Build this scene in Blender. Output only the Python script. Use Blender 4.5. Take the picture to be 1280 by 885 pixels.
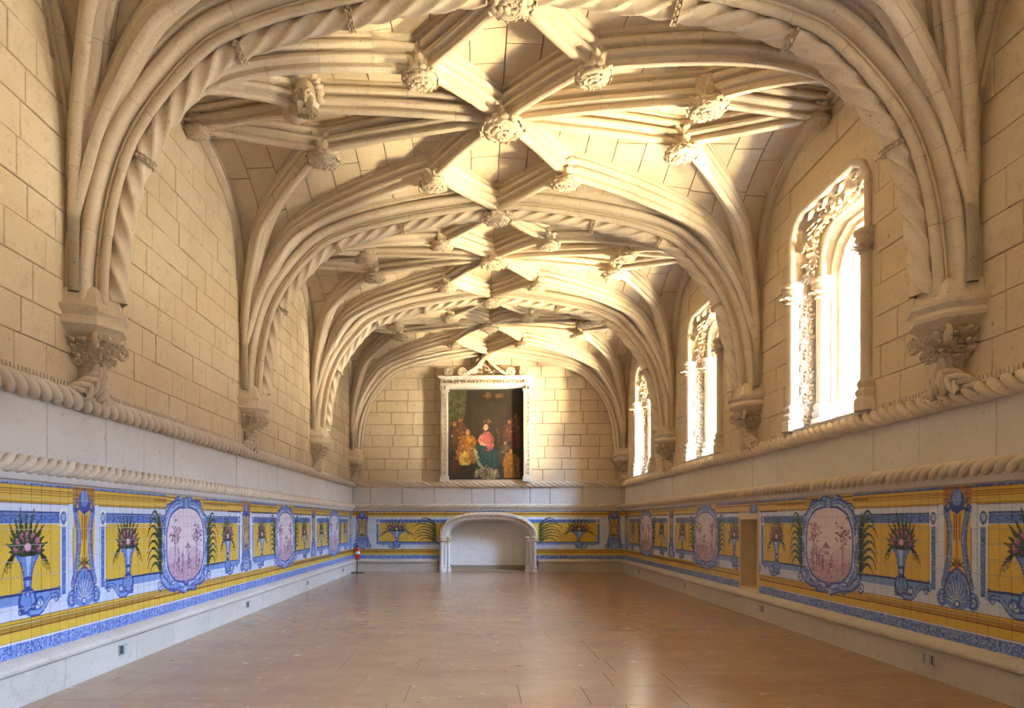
import bpy, math, random
import numpy as np
from mathutils import Vector, Matrix

for o in list(bpy.data.objects):
    bpy.data.objects.remove(o)
S = bpy.context.scene
COL = S.collection
PI = math.pi

# ------------------------------------------------------------------ camera
cd = bpy.data.cameras.new('camera')
cd.sensor_width = 36.0
cd.lens = 865.0 / 1280.0 * 36.0
cd.shift_x = (640 - 567.8) / 1280.0
cd.shift_y = (652.8 - 442.5) / 1280.0
cd.clip_end = 200
cam = bpy.data.objects.new('camera', cd)
cam.location = (-0.358, 0.0, 1.607)
cam.rotation_euler = (PI / 2, 0.0, 0.032)
COL.objects.link(cam)
S.camera = cam

# ------------------------------------------------------------------ light
W = bpy.data.worlds.new('world')
S.world = W
W.use_nodes = True
bg = W.node_tree.nodes['Background']
bg.inputs['Color'].default_value = (0.72, 0.84, 1.0, 1)
bg.inputs['Strength'].default_value = 3.0

BAYS = [(-3.03, 1.99), (1.99, 7.01), (7.01, 12.03), (12.03, 17.06), (17.06, 22.25)]
WIN_Y = [-0.5, 4.5, 9.56, 14.6, 19.72]
WIN_X = 5.0


def lamp(name, kind, loc, aim, energy, color, size=None, size_y=None, spread=None):
    l = bpy.data.lights.new(name, kind)
    l.energy = energy
    l.color = color
    if kind == 'AREA':
        l.shape = 'RECTANGLE'
        l.size = size
        l.size_y = size_y or size
        if spread:
            l.spread = spread
    o = bpy.data.objects.new(name, l)
    o.location = loc
    d = Vector(aim) - Vector(loc)
    o.rotation_euler = d.to_track_quat('-Z', 'Y').to_euler()
    COL.objects.link(o)
    return o


SUN = lamp('sun', 'SUN', (20, -20, 30), (20 - 0.28, -20 + 0.85, 30 - 0.95), 5.0, (1.0, 0.86, 0.62))
SUN.data.angle = 0.01
for wi, wy in enumerate(WIN_Y):
    # sunlit court ground outside, throwing warm light up through the windows on to the vault
    lamp('court_ground_light', 'AREA', (18.0, wy - 2.4, -3.7), (4.6, wy - 0.1, 4.4), 5000 if wi < 2 else 11000, (1.0, 0.81, 0.47), 2.1, 1.9)
    # sunlit ledge close under the sill
    lamp('ledge_light', 'AREA', (6.9, wy - 0.8, 1.8), (4.6, wy, 4.9), 450, (1.0, 0.83, 0.50), 0.8, 0.6)
# sunlit cloister walk across the court, level warm light
lamp('court_light', 'AREA', (19.0, 8.0, 2.0), (4.6, 8.0, 4.4), 8000, (1.0, 0.85, 0.60), 14.0, 2.6)
# extra lamp added outside, aimed through the last window to brighten the end wall
lamp('end_wall_fill_light', 'AREA', (15.0, 13.8, 2.6), (4.6, 19.6, 4.5), 950, (1.0, 0.86, 0.60), 5.0, 3.0, math.radians(40))
# open sky over the court, cool light falling on the far wall and the floor
lamp('sky_light', 'AREA', (13.0, 7.0, 10.2), (4.6, 7.0, 4.2), 48000, (0.42, 0.62, 1.0), 30.0, 5.0)

S.cycles.max_bounces = 12
S.cycles.diffuse_bounces = 8
S.view_settings.view_transform = 'Standard'
S.view_settings.look = 'None'
S.view_settings.exposure = 0.8
S.view_settings.gamma = 1.0

# ------------------------------------------------------------------ helpers


class MB:
    """collects vertices and faces of ONE mesh object"""

    def __init__(s):
        s.v = []
        s.f = []
        s.n = 0

    def add(s, v, f):
        v = np.asarray(v, float).reshape(-1, 3)
        s.v.append(v)
        b = s.n
        s.f.extend([tuple(i + b for i in q) for q in f])
        s.n += len(v)

    def box(s, lo, hi):
        x0, y0, z0 = lo
        x1, y1, z1 = hi
        s.add([(x0, y0, z0), (x1, y0, z0), (x1, y1, z0), (x0, y1, z0), (x0, y0, z1), (x1, y0, z1), (x1, y1, z1), (x0, y1, z1)],
              [(0, 3, 2, 1), (4, 5, 6, 7), (0, 1, 5, 4), (1, 2, 6, 5), (2, 3, 7, 6), (3, 0, 4, 7)])

    def grid(s, P, close_u=False, close_v=False):
        """P: (nu, nv, 3)"""
        nu, nv = P.shape[:2]
        f = []
        for i in range(nu if close_u else nu - 1):
            for j in range(nv if close_v else nv - 1):
                a = i * nv + j
                b = i * nv + (j + 1) % nv
                c = ((i + 1) % nu) * nv + (j + 1) % nv
                d = ((i + 1) % nu) * nv + j
                f.append((a, b, c, d))
        s.add(P.reshape(-1, 3), f)

    def lathe(s, prof, n=16, org=(0, 0, 0), a0=0.0, a1=2 * PI, caps=True):
        full = abs(a1 - a0 - 2 * PI) < 1e-6
        A = np.linspace(a0, a1, n + (0 if full else 1), endpoint=not full)
        P = np.zeros((len(prof), len(A), 3))
        for i, (r, z) in enumerate(prof):
            P[i, :, 0] = org[0] + r * np.cos(A)
            P[i, :, 1] = org[1] + r * np.sin(A)
            P[i, :, 2] = org[2] + z
        b = s.n
        s.grid(P, close_v=full)
        if caps and full:
            s.f.append(tuple(b + j for j in range(len(A)))[::-1])
            k = (len(prof) - 1) * len(A)
            s.f.append(tuple(b + k + j for j in range(len(A))))

    def blob(s, c, r, n=8, m=5):
        """ellipsoid"""
        r = np.ones(3) * r
        P = np.zeros((m + 1, n, 3))
        for i in range(m + 1):
            t = -PI / 2 + PI * (0.02 + 0.96 * i / m)
            for j in range(n):
                a = 2 * PI * j / n
                P[i, j] = (math.cos(t) * math.cos(a), math.cos(t) * math.sin(a), math.sin(t))
        s.grid(P * r + np.asarray(c, float), close_v=True)

    def build(s, name, mat, parent=None, smooth=None, origin=None, kind=None):
        me = bpy.data.meshes.new(name)
        v = np.concatenate(s.v) if s.v else np.zeros((0, 3))
        if origin is not None:
            v = v - np.asarray(origin, float)
        me.from_pydata(v.tolist(), [], s.f)
        finish(me, mat, smooth)
        return link(name, me, parent, kind, None)


def finish(me, mat, smooth=None):
    if mat is not None:
        me.materials.append(mat)
    if smooth is not None:
        me.polygons.foreach_set('use_smooth', [True] * len(me.polygons))
        if smooth > 0:
            me.set_sharp_from_angle(angle=math.radians(smooth))
    me.update()


def link(name, me, parent=None, kind=None, loc=None):
    o = bpy.data.objects.new(name, me)
    COL.objects.link(o)
    if parent is not None:
        o.parent = parent
    if kind:
        o['kind'] = kind
    if loc is not None:
        o.location = loc
    return o


def tag(o, label, cat, group=None):
    o['label'] = label
    o['category'] = cat
    if group:
        o['group'] = group
    return o


def thing(name, label, cat, loc=(0, 0, 0), group=None):
    return tag(link(name, None, None, None, loc), label, cat, group)


def pchip(x, y):
    x = np.asarray(x, float)
    y = np.asarray(y, float)
    h = np.diff(x)
    d = np.diff(y) / h
    m = np.zeros(len(x))
    for i in range(1, len(x) - 1):
        if d[i - 1] * d[i] > 0:
            w1 = 2 * h[i] + h[i - 1]
            w2 = h[i] + 2 * h[i - 1]
            m[i] = (w1 + w2) / (w1 / d[i - 1] + w2 / d[i])
    m[0] = d[0]
    m[-1] = d[-1]

    def f(q):
        q = np.clip(np.asarray(q, float), x[0], x[-1])
        i = np.clip(np.searchsorted(x, q) - 1, 0, len(h) - 1)
        t = (q - x[i]) / h[i]
        return ((1 + 2 * t) * (1 - t) ** 2 * y[i] + t * (1 - t) ** 2 * h[i] * m[i]
                + t * t * (3 - 2 * t) * y[i + 1] + t * t * (t - 1) * h[i] * m[i + 1])
    return f


def resample(P, step):
    P = np.asarray(P, float)
    L = np.concatenate([[0], np.cumsum(np.linalg.norm(np.diff(P, axis=0), axis=1))])
    n = max(2, int(round(L[-1] / step)) + 1)
    q = np.linspace(0, L[-1], n)
    return np.stack([np.interp(q, L, P[:, k]) for k in range(3)], 1), q


def unit(a):
    return a / np.maximum(np.linalg.norm(a, axis=-1, keepdims=True), 1e-9)


def frames(P, U):
    """tangent, lateral, up for a path with rough ups U"""
    T = unit(np.gradient(P, axis=0))
    U = np.asarray(U, float)
    if U.ndim == 1:
        U = np.tile(U, (len(P), 1))
    Lt = unit(np.cross(T, U))
    Up = unit(np.cross(Lt, T))
    return T, Lt, Up


def sweep(mb, P, U, prof, closed=True, caps=True, frame=None):
    """profile points (w, d): w sideways, d away from 'up'"""
    P = np.asarray(P, float)
    T, Lt, Up = frame if frame is not None else frames(P, U)
    pr = np.asarray(prof, float)
    G = P[:, None, :] + pr[None, :, 0:1] * Lt[:, None, :] - pr[None, :, 1:2] * Up[:, None, :]
    b = mb.n
    mb.grid(G, close_v=closed)
    if caps and closed:
        m = len(pr)
        mb.f.append(tuple(b + j for j in range(m)))
        mb.f.append(tuple(b + (len(P) - 1) * m + j for j in range(m))[::-1])


def twist(mb, P, U, R, strands=3, pitch=0.48, lobe=0.22, seg=18, s0=0.0, sharp=0.7, frame=None, ridge=False):
    """a rope: lobed section turning along the path"""
    P = np.asarray(P, float)
    T, Lt, Up = frame if frame is not None else frames(P, U)
    L = np.concatenate([[0], np.cumsum(np.linalg.norm(np.diff(P, axis=0), axis=1))]) + s0
    # the mesh columns follow the strands, so that each crease stays a clean edge
    A0 = np.linspace(0, 2 * PI, seg, endpoint=False)
    A = A0[None, :] + 2 * PI * L[:, None] / pitch
    c = np.abs(np.cos(A0 * strands / 2))
    r = R * ((1 - lobe) + lobe * c ** sharp)
    G = P[:, None, :] + (r[None, :] * np.cos(A))[..., None] * Lt[:, None, :] + (r[None, :] * np.sin(A))[..., None] * Up[:, None, :]
    mb.grid(G, close_v=True)


def leaf(mb, base, d, up, ln, wd, curl=0.5, n=4, th=0.25):
    """a thick carved leaf leaving base along d, tip curling towards up"""
    base = np.asarray(base, float)
    d = np.asarray(d, float) / np.linalg.norm(d)
    up = np.asarray(up, float)
    up = up - d * np.dot(d, up)
    up /= max(np.linalg.norm(up), 1e-6)
    sd = np.cross(d, up)
    P = np.zeros((n + 1, 4, 3))
    for i in range(n + 1):
        t = i / n
        a = curl * t * PI
        c = base + ln * (d * math.sin(a) / max(a, 1e-6) * t + up * (1 - math.cos(a)) / max(a, 1e-6) * t) if a > 1e-6 else base
        w = wd * 0.5 * (0.45 + 0.9 * math.sin(PI * min(1, t * 0.8 + 0.15))) * (1 if i < n else 0.35)
        u2 = up * math.cos(a) - d * math.sin(a)
        P[i, 0] = c + sd * w
        P[i, 1] = c + u2 * wd * th
        P[i, 2] = c - sd * w
        P[i, 3] = c - u2 * wd * th * 0.6
    b = mb.n
    mb.grid(P, close_v=True)
    mb.f.append((b, b + 1, b + 2, b + 3))
    k = b + n * 4
    mb.f.append((k + 3, k + 2, k + 1, k))


# ------------------------------------------------------------------ materials


def mat_base(name):
    m = bpy.data.materials.new(name)
    m.use_nodes = True
    nt = m.node_tree
    return m, nt, nt.nodes['Principled BSDF']


def N(nt, typ, **kw):
    n = nt.nodes.new(typ)
    for k, v in kw.items():
        if k in n.inputs:
            n.inputs[k].default_value = v
        else:
            setattr(n, k, v)
    return n


def mixc(nt, fac, a, b, mode='MIX'):
    n = nt.nodes.new('ShaderNodeMix')
    n.data_type = 'RGBA'
    n.blend_type = mode
    for sock, val in ((n.inputs[0], fac), (n.inputs[6], a), (n.inputs[7], b)):
        if isinstance(val, (int, float)):
            sock.default_value = val
        elif isinstance(val, tuple):
            sock.default_value = val if len(val) == 4 else val + (1,)
        else:
            nt.links.new(val, sock)
    return n.outputs[2]


def ramp(nt, src, p0, p1):
    n = nt.nodes.new('ShaderNodeMapRange')
    n.inputs[1].default_value = p0
    n.inputs[2].default_value = p1
    n.clamp = True
    nt.links.new(src, n.inputs[0])
    return n.outputs[0]


def stone(name, base, dark, pale, rough=0.85, pit=0.55, island=0.25, bump=0.25, spec=0.25):
    m, nt, B = mat_base(name)
    geo = N(nt, 'ShaderNodeNewGeometry')
    pos = geo.outputs['Position']

    def noise(scale, detail=4, r=0.6):
        n = N(nt, 'ShaderNodeTexNoise', Scale=scale, Detail=detail, Roughness=r)
        nt.links.new(pos, n.inputs['Vector'])
        return n.outputs['Fac']
    big = noise(0.9, 5)
    mid = noise(7.0, 5, 0.7)
    fine = noise(45.0, 4, 0.7)
    hole = noise(16.0, 2, 0.5)
    c = mixc(nt, ramp(nt, big, 0.42, 0.68), base, pale)
    c = mixc(nt, ramp(nt, mid, 0.55, 0.78), c, dark)
    c = mixc(nt, ramp(nt, fine, 0.60, 0.72), c, tuple(x * pit for x in dark))
    c = mixc(nt, ramp(nt, hole, 0.71, 0.78), c, tuple(x * 0.72 for x in dark))
    if island:
        r = ramp(nt, geo.outputs['Random Per Island'], 0.0, 1.0)
        lo = tuple(1 - island * x for x in (0.8, 0.95, 1.2))
        t = mixc(nt, r, lo, (1.0, 1.0, 1.0))
        c = mixc(nt, 1.0, c, t, 'MULTIPLY')
    nt.links.new(c, B.inputs['Base Color'])
    B.inputs['Roughness'].default_value = rough
    B.inputs['Specular IOR Level'].default_value = spec
    if bump:
        b = N(nt, 'ShaderNodeBump', Strength=bump, Distance=0.02)
        mx = N(nt, 'ShaderNodeMath', operation='ADD')
        nt.links.new(mid, mx.inputs[0])
        nt.links.new(fine, mx.inputs[1])
        nt.links.new(mx.outputs[0], b.inputs['Height'])
        nt.links.new(b.outputs[0], B.inputs['Normal'])
    return m


def plain(name, col, rough=0.5, metal=0.0):
    m, nt, B = mat_base(name)
    n = N(nt, 'ShaderNodeTexNoise', Scale=20.0, Detail=3.0)
    c = mixc(nt, ramp(nt, n.outputs['Fac'], 0.35, 0.7), col, tuple(x * 0.85 for x in col))
    nt.links.new(c, B.inputs['Base Color'])
    B.inputs['Roughness'].default_value = rough
    B.inputs['Metallic'].default_value = metal
    return m


def painted(name, rough, speck=0.2):
    m, nt, B = mat_base(name)
    a = N(nt, 'ShaderNodeAttribute', attribute_name='paint')
    geo = N(nt, 'ShaderNodeNewGeometry')
    n = N(nt, 'ShaderNodeTexNoise', Scale=38.0, Detail=3.0)
    nt.links.new(geo.outputs['Position'], n.inputs['Vector'])
    c = mixc(nt, ramp(nt, n.outputs['Fac'], 0.5, 0.75), a.outputs['Color'], (0.55, 0.5, 0.42), 'MULTIPLY')
    c = mixc(nt, speck, a.outputs['Color'], c)
    r = mixc(nt, geo.outputs['Random Per Island'], (0.86, 0.87, 0.88), (1.0, 1.0, 1.0))
    c = mixc(nt, 1.0, c, r, 'MULTIPLY')
    nt.links.new(c, B.inputs['Base Color'])
    B.inputs['Roughness'].default_value = rough
    return m


M_WALL = stone('limestone_ashlar', (0.64, 0.525, 0.36), (0.48, 0.375, 0.24), (0.70, 0.60, 0.44))
M_WEB = stone('vault_web_stone', (0.66, 0.56, 0.41), (0.50, 0.41, 0.28), (0.72, 0.63, 0.48), island=0.3)
M_RIB = stone('rib_stone', (0.64, 0.545, 0.415), (0.48, 0.395, 0.285), (0.70, 0.615, 0.48), island=0.18, bump=0.18)
M_CARVE = stone('carved_stone', (0.60, 0.50, 0.375), (0.42, 0.335, 0.235), (0.68, 0.59, 0.46), island=0.25)
M_JOINT = stone('mortar_joint', (0.30, 0.235, 0.16), (0.22, 0.17, 0.115), (0.36, 0.29, 0.2), island=0)
M_PARAPET = stone('smooth_parapet_stone', (0.585, 0.55, 0.495), (0.49, 0.45, 0.395), (0.64, 0.61, 0.56), island=0.12, bump=0.12)
M_BASE = stone('baseboard_stone', (0.49, 0.455, 0.395), (0.37, 0.33, 0.27), (0.56, 0.525, 0.47), island=0.12, bump=0.12, rough=0.6)
M_TILE = painted('glazed_tile', 0.28)
M_CANVAS = painted('oil_canvas', 0.45, 0.1)
M_PLASTER = plain('white_plaster', (0.78, 0.76, 0.72), 0.9)
M_GROUT = plain('tile_grout', (0.44, 0.43, 0.40), 0.9)
M_RED = plain('red_enamel', (0.62, 0.02, 0.02), 0.3)
M_BLACK = plain('black_metal', (0.02, 0.02, 0.022), 0.4)
M_WHITE = plain('white_sticker', (0.8, 0.78, 0.74), 0.5)
M_DARK = plain('dark_box', (0.035, 0.04, 0.045), 0.5)
M_GREY = plain('grey_flap', (0.4, 0.42, 0.42), 0.4)

# floor marble
M_FLOOR, nt, B = mat_base('polished_floor_stone')
geo = N(nt, 'ShaderNodeNewGeometry')
mp = N(nt, 'ShaderNodeMapping')
mp.inputs['Scale'].default_value = (0.5, 0.9, 1)
nt.links.new(geo.outputs['Position'], mp.inputs[0])


def fl_noise(sc, det, rg, vec):
    n = N(nt, 'ShaderNodeTexNoise', Scale=sc, Detail=det, Roughness=rg)
    nt.links.new(vec, n.inputs['Vector'])
    return n.outputs['Fac']


f1 = fl_noise(1.4, 6, 0.65, mp.outputs[0])
f2 = fl_noise(9.0, 5, 0.7, mp.outputs[0])
f3 = fl_noise(60.0, 3, 0.6, geo.outputs['Position'])
c = mixc(nt, ramp(nt, f1, 0.38, 0.66), (0.34, 0.22, 0.125), (0.295, 0.175, 0.103))
c = mixc(nt, ramp(nt, f2, 0.5, 0.95), c, (0.355, 0.235, 0.14))
c = mixc(nt, ramp(nt, f2, 0.27, 0.20), c, (0.27, 0.17, 0.11))
c = mixc(nt, ramp(nt, f3, 0.66, 0.72), c, (0.22, 0.14, 0.09))
mp2 = N(nt, 'ShaderNodeMapping')
mp2.inputs['Scale'].default_value = (2.2, 7.0, 1)
nt.links.new(geo.outputs['Position'], mp2.inputs[0])
f4 = fl_noise(2.4, 4, 0.62, mp2.outputs[0])
c = mixc(nt, ramp(nt, f4, 0.63, 0.70), c, (0.20, 0.125, 0.08))
c = mixc(nt, ramp(nt, f4, 0.36, 0.28), c, (0.43, 0.32, 0.215))
r = mixc(nt, geo.outputs['Random Per Island'], (0.93, 0.92, 0.91), (1.0, 1.0, 1.0))
c = mixc(nt, 1.0, c, r, 'MULTIPLY')
nt.links.new(c, B.inputs['Base Color'])
rr = N(nt, 'ShaderNodeMapRange')
rr.inputs[1].default_value = 0.3
rr.inputs[2].default_value = 0.7
rr.inputs[3].default_value = 0.17
rr.inputs[4].default_value = 0.28
nt.links.new(f2, rr.inputs[0])
nt.links.new(rr.outputs[0], B.inputs['Roughness'])
bp = N(nt, 'ShaderNodeBump', Strength=0.03, Distance=0.01)
nt.links.new(f2, bp.inputs['Height'])
nt.links.new(bp.outputs[0], B.inputs['Normal'])

# clear window pane: mostly see-through with a faint glossy skin
M_GLASS = bpy.data.materials.new('window_glass')
M_GLASS.use_nodes = True
nt = M_GLASS.node_tree
nt.nodes.clear()
out = nt.nodes.new('ShaderNodeOutputMaterial')
tr = nt.nodes.new('ShaderNodeBsdfTransparent')
gl = nt.nodes.new('ShaderNodeBsdfGlossy')
gl.inputs['Roughness'].default_value = 0.05
mx = nt.nodes.new('ShaderNodeMixShader')
mx.inputs[0].default_value = 0.06
nt.links.new(tr.outputs[0], mx.inputs[1])
nt.links.new(gl.outputs[0], mx.inputs[2])
nt.links.new(mx.outputs[0], out.inputs[0])

# ------------------------------------------------------------------ hall measures
HW = 4.4              # half width
YE = 22.45            # end wall
YB = -3.1             # wall behind the camera
rng = random.Random(7)

FP = pchip(np.sqrt([0.0, 0.12, 0.28, 0.7, 1.35, 2.7, 4.4, 6.0, 9.0]), [3.7, 4.9, 5.43, 6.1, 6.69, 7.09, 7.32, 7.42, 7.46])
DZ = pchip([-4, 7.0, 12.0, 14.5, 17.0, 19.6, 22.4], [0, 0, 0, 0.02, 0.12, 0.10, 0.0])


def web(X, Y):
    """height of the vault's underside"""
    X = np.asarray(X, float)
    Y = np.asarray(Y, float)
    q = np.full(np.broadcast(X, Y).shape, 0.0)
    for (a, b) in BAYS:
        m = (Y >= a - 1e-6) & (Y <= b + 1e-6)
        h = (b - a) / 2
        q = np.where(m, (h - np.abs(Y - (a + b) / 2)) * 2.51 / h, q)
    q = np.maximum(q, 0)
    p = np.clip(HW - np.abs(X), 0, None)
    r = np.sqrt(p ** 2 + (2.2 * q) ** 2)
    k = np.clip((FP(np.sqrt(r)) - 5.5) / 1.5, 0, 1)
    return FP(np.sqrt(r)) + DZ(Y) * k


def web_n(X, Y, e=0.01):
    X = np.asarray(X, float)
    Y = np.asarray(Y, float)
    gx = (web(np.clip(X + e, -HW, HW), Y) - web(np.clip(X - e, -HW, HW), Y)) / (np.clip(X + e, -HW, HW) - np.clip(X - e, -HW, HW))
    gy = (web(X, Y + e) - web(X, Y - e)) / (2 * e)
    return unit(np.stack([-gx, -gy, np.ones_like(gx)], -1))


# ------------------------------------------------------------------ floor
mb = MB()
mb.box((-HW - 0.3, YB, -0.25), (HW + 0.3, YE + 0.6, -0.012))
floor = mb.build('floor', M_JOINT, kind='structure')
y = -3.0
row = 0
while y < YE + 0.3:
    h = (0.66, 0.62, 0.70, 0.64)[row % 4]
    x = -HW - rng.uniform(0.0, 0.6)
    while x < HW:
        w = rng.choice((0.62, 0.85, 1.05, 1.3))
        x0, x1 = max(x, -HW), min(x + w, HW)
        if x1 - x0 > 0.08 and y > 3.5:
            m = MB()
            g = 0.0022
            b = 0.004
            m.add([(x0 + g, y + g, -0.012), (x1 - g, y + g, -0.012), (x1 - g, y + h - g, -0.012), (x0 + g, y + h - g, -0.012),
                   (x0 + g, y + g, -b / 2), (x1 - g, y + g, -b / 2), (x1 - g, y + h - g, -b / 2), (x0 + g, y + h - g, -b / 2),
                   (x0 + g + b, y + g + b, 0), (x1 - g - b, y + g + b, 0), (x1 - g - b, y + h - g - b, 0), (x0 + g + b, y + h - g - b, 0)],
                  [(0, 1, 5, 4), (1, 2, 6, 5), (2, 3, 7, 6), (3, 0, 4, 7), (4, 5, 9, 8), (5, 6, 10, 9), (6, 7, 11, 10), (7, 4, 8, 11), (8, 9, 10, 11)])
            m.build('floor_slab', M_FLOOR, floor)
        x += w
    y += h
    row += 1

# ------------------------------------------------------------------ walls


def wp(side, a, z, out):
    """a point on a wall: a along it, out into the room"""
    if side == 'left':
        return (-HW + out, a, z)
    if side == 'right':
        return (HW - out, a, z)
    return (a, YE - out, z)


def wbox(mb, side, a0, a1, z0, z1, o0, o1):
    p = np.array([wp(side, a0, z0, o0), wp(side, a1, z1, o1)])
    mb.box(p.min(0), p.max(0))


def block(mb, side, a0, a1, z0, z1, face=0.0, back=-0.03, g=0.0035, b=0.007):
    if side == 'back':
        g, b = 0.008, 0.010
    a0, a1, z0, z1 = a0 + g, a1 - g, z0 + g, z1 - g
    v = []
    for (o, i) in ((back, 0), (face - b, 0), (face, b)):
        v += [wp(side, a0 + i, z0 + i, o), wp(side, a1 - i, z0 + i, o), wp(side, a1 - i, z1 - i, o), wp(side, a0 + i, z1 - i, o)]
    f = [(8, 9, 10, 11)]
    for k in (0, 4):
        f += [(k + j, k + (j + 1) % 4, k + 4 + (j + 1) % 4, k + 4 + j) for j in range(4)]
    if side != 'left':
        f = [q for q in f]
    mb.add(v, f)


WO = 1.0               # half width of the window opening
WZ0, WZ1 = 2.98, 6.16
DOOR = (11.86, 12.62, 0.46, 1.67)

wall_left = MB()
wall_left.box((-HW - 0.5, YB, 0), (-HW - 0.025, YE, 7.6))
wall_left = wall_left.build('wall_left', M_JOINT, kind='structure')
m = MB()
xs = (HW + 0.025, HW + 1.2)
dy0, dy1, dz0, dz1 = DOOR
m.box((xs[0], YB, 0), (xs[1], dy0, WZ0))
m.box((xs[0], dy1, 0), (xs[1], YE + 0.3, WZ0))
m.box((xs[0], dy0, 0), (xs[1], dy1, dz0))
m.box((xs[0], dy0, dz1), (xs[1], dy1, WZ0))
m.box((xs[0] + 0.55, dy0, dz0), (xs[1], dy1, dz1))
e = YB
for wy in WIN_Y:
    m.box((xs[0], e, WZ0), (xs[1], wy - WO, WZ1))
    e = wy + WO
m.box((xs[0], e, WZ0), (xs[1], YE + 0.3, WZ1))
m.box((xs[0], YB, WZ1), (xs[1], YE + 0.3, 7.8))
wall_right = m.build('wall_right', M_WALL, kind='structure')
m = MB()
NI = (-1.24, 1.26, 1.66)   # niche opening
m.box((-HW - 0.5, YE + 0.025, 1.7), (HW + 0.5, YE + 0.9, 7.8))
m.box((-HW - 0.5, YE + 0.025, 0), (NI[0] - 0.06, YE + 0.9, 1.7))
m.box((NI[1] + 0.06, YE + 0.025, 0), (HW + 0.5, YE + 0.9, 1.7))
m.box((NI[0] - 0.06, YE + 0.55, 0), (NI[1] + 0.06, YE + 0.9, 1.7))
wall_end = m.build('wall_back', M_JOINT, kind='structure')
m = MB()
m.box((-HW - 0.5, YB - 0.3, 0), (HW + 0.5, YB, 7.8))
m.build('wall_front', M_WALL, kind='structure')


def stones(side, parent, a_lo, a_hi, z_lo, z_hi, hc, lens, limit, near, holes=(), top=None, name='stone_block', mat=None, seed=1):
    R = random.Random(seed)
    out = []
    z = z_lo
    k = 0
    while z < z_hi - 0.02:
        h = hc[k % len(hc)]
        z1 = min(z + h, z_hi)
        a = a_lo - R.uniform(0, lens[0])
        while a < a_hi:
            w = R.choice(lens) * R.uniform(0.9, 1.12)
            segs = [(max(a, a_lo), min(a + w, a_hi))]
            for (h0, h1, hz0, hz1) in holes:
                if z < hz1 - 0.02 and z1 > hz0 + 0.02:
                    ns = []
                    for (s0, s1) in segs:
                        if s1 <= h0 or s0 >= h1:
                            ns.append((s0, s1))
                        else:
                            if s0 < h0 - 0.03:
                                ns.append((s0, h0))
                            if s1 > h1 + 0.03:
                                ns.append((h1, s1))
                    segs = ns
            for (s0, s1) in segs:
                if s1 - s0 > 0.05 and (top is None or max(float(top(s0)), float(top(s1))) > z):
                    out.append((s0, s1, z, z1, R.uniform(-0.005, 0.007)))
            a += w
        z = z1
        k += 1
    out.sort(key=lambda q: near(q))
    for q in out[:limit]:
        m = MB()
        block(m, side, *q[:4], face=q[4])
        m.build(name, mat or M_WALL, parent)
    if len(out) > limit:
        m = MB()
        for q in out[limit:]:
            block(m, side, *q[:4], face=q[4])
        m.build(name + 's_beyond', mat or M_WALL, parent, kind='stuff')


def wall_top(sgn):
    return lambda a: web(sgn * HW, a) + 0.1


def end_top(a):
    return float(web(np.array(a), np.array(22.24))) + 0.05


hc = (0.345, 0.33, 0.36)
near_y = lambda q: (q[0] + q[1]) / 2 if q[1] > 5.3 else 99 + q[0]
stones('left', wall_left, 1.4, YE, 2.94, 7.2, hc, (0.38, 0.5, 0.62, 0.44), 240, near_y, top=wall_top(-1), seed=3)
wh = [(wy - WO - 0.12, wy + WO + 0.12, WZ0 - 0.1, WZ1 + 0.14) for wy in WIN_Y]
stones('right', wall_right, 1.4, YE, 2.94, 7.2, (0.37, 0.38, 0.36), (0.5, 0.66, 0.8), 240, near_y, holes=wh, top=wall_top(1), seed=4)
PF = (-1.5, 1.37, 2.9, 6.3)     # painting frame
stones('back', wall_end, -HW, HW, 2.94, 7.4, (0.37, 0.36, 0.39), (0.55, 0.75, 0.9), 240, lambda q: -q[2], holes=[PF], top=end_top, seed=5)
# smooth slabs between the two rope mouldings
stones('left', wall_left, 1.4, YE, 2.17, 2.80, (0.63,), (1.1, 1.35, 0.9), 300, near_y, name='parapet_slab', mat=M_PARAPET, seed=6)
stones('right', wall_right, 1.4, YE, 2.17, 2.80, (0.63,), (1.1, 1.35, 0.9), 300, near_y, name='parapet_slab', mat=M_PARAPET, seed=8)
stones('back', wall_end, -HW, HW, 2.17, 2.80, (0.63,), (0.7, 0.95, 1.15), 300, lambda q: q[0], name='parapet_slab', mat=M_PARAPET, seed=9)

# ------------------------------------------------------------------ vault: webs
ceil_mb = MB()
pq = np.concatenate([[0, 0.02, 0.05, 0.1, 0.16, 0.24, 0.34, 0.46, 0.6, 0.8], np.linspace(1.05, 4.4, 12)])
Xs = np.concatenate([-HW + pq, (HW - pq)[::-1][1:]])
for (a, b) in BAYS:
    h = (b - a) / 2
    qq = np.concatenate([[0, 0.015, 0.04, 0.08, 0.14, 0.22, 0.32, 0.45, 0.65, 0.9], np.linspace(1.2, h, 6)])
    Ys = np.concatenate([a + qq, (b - qq)[::-1][1:]])
    GX, GY = np.meshgrid(Xs, Ys, indexing='ij')
    Z = web(GX, GY)
    n = web_n(GX, np.clip(GY, a + 0.011, b - 0.011))
    P = np.stack([GX, GY, Z], -1) + n * 0.03
    ceil_mb.grid(P)
# solid outer shell above, so that no light leaks in
ceil_mb.box((-HW - 0.5, YB - 0.3, 7.62), (HW + 0.5, YE + 0.9, 7.9))
ceiling = ceil_mb.build('ceiling', M_JOINT, kind='structure', smooth=40)

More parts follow.
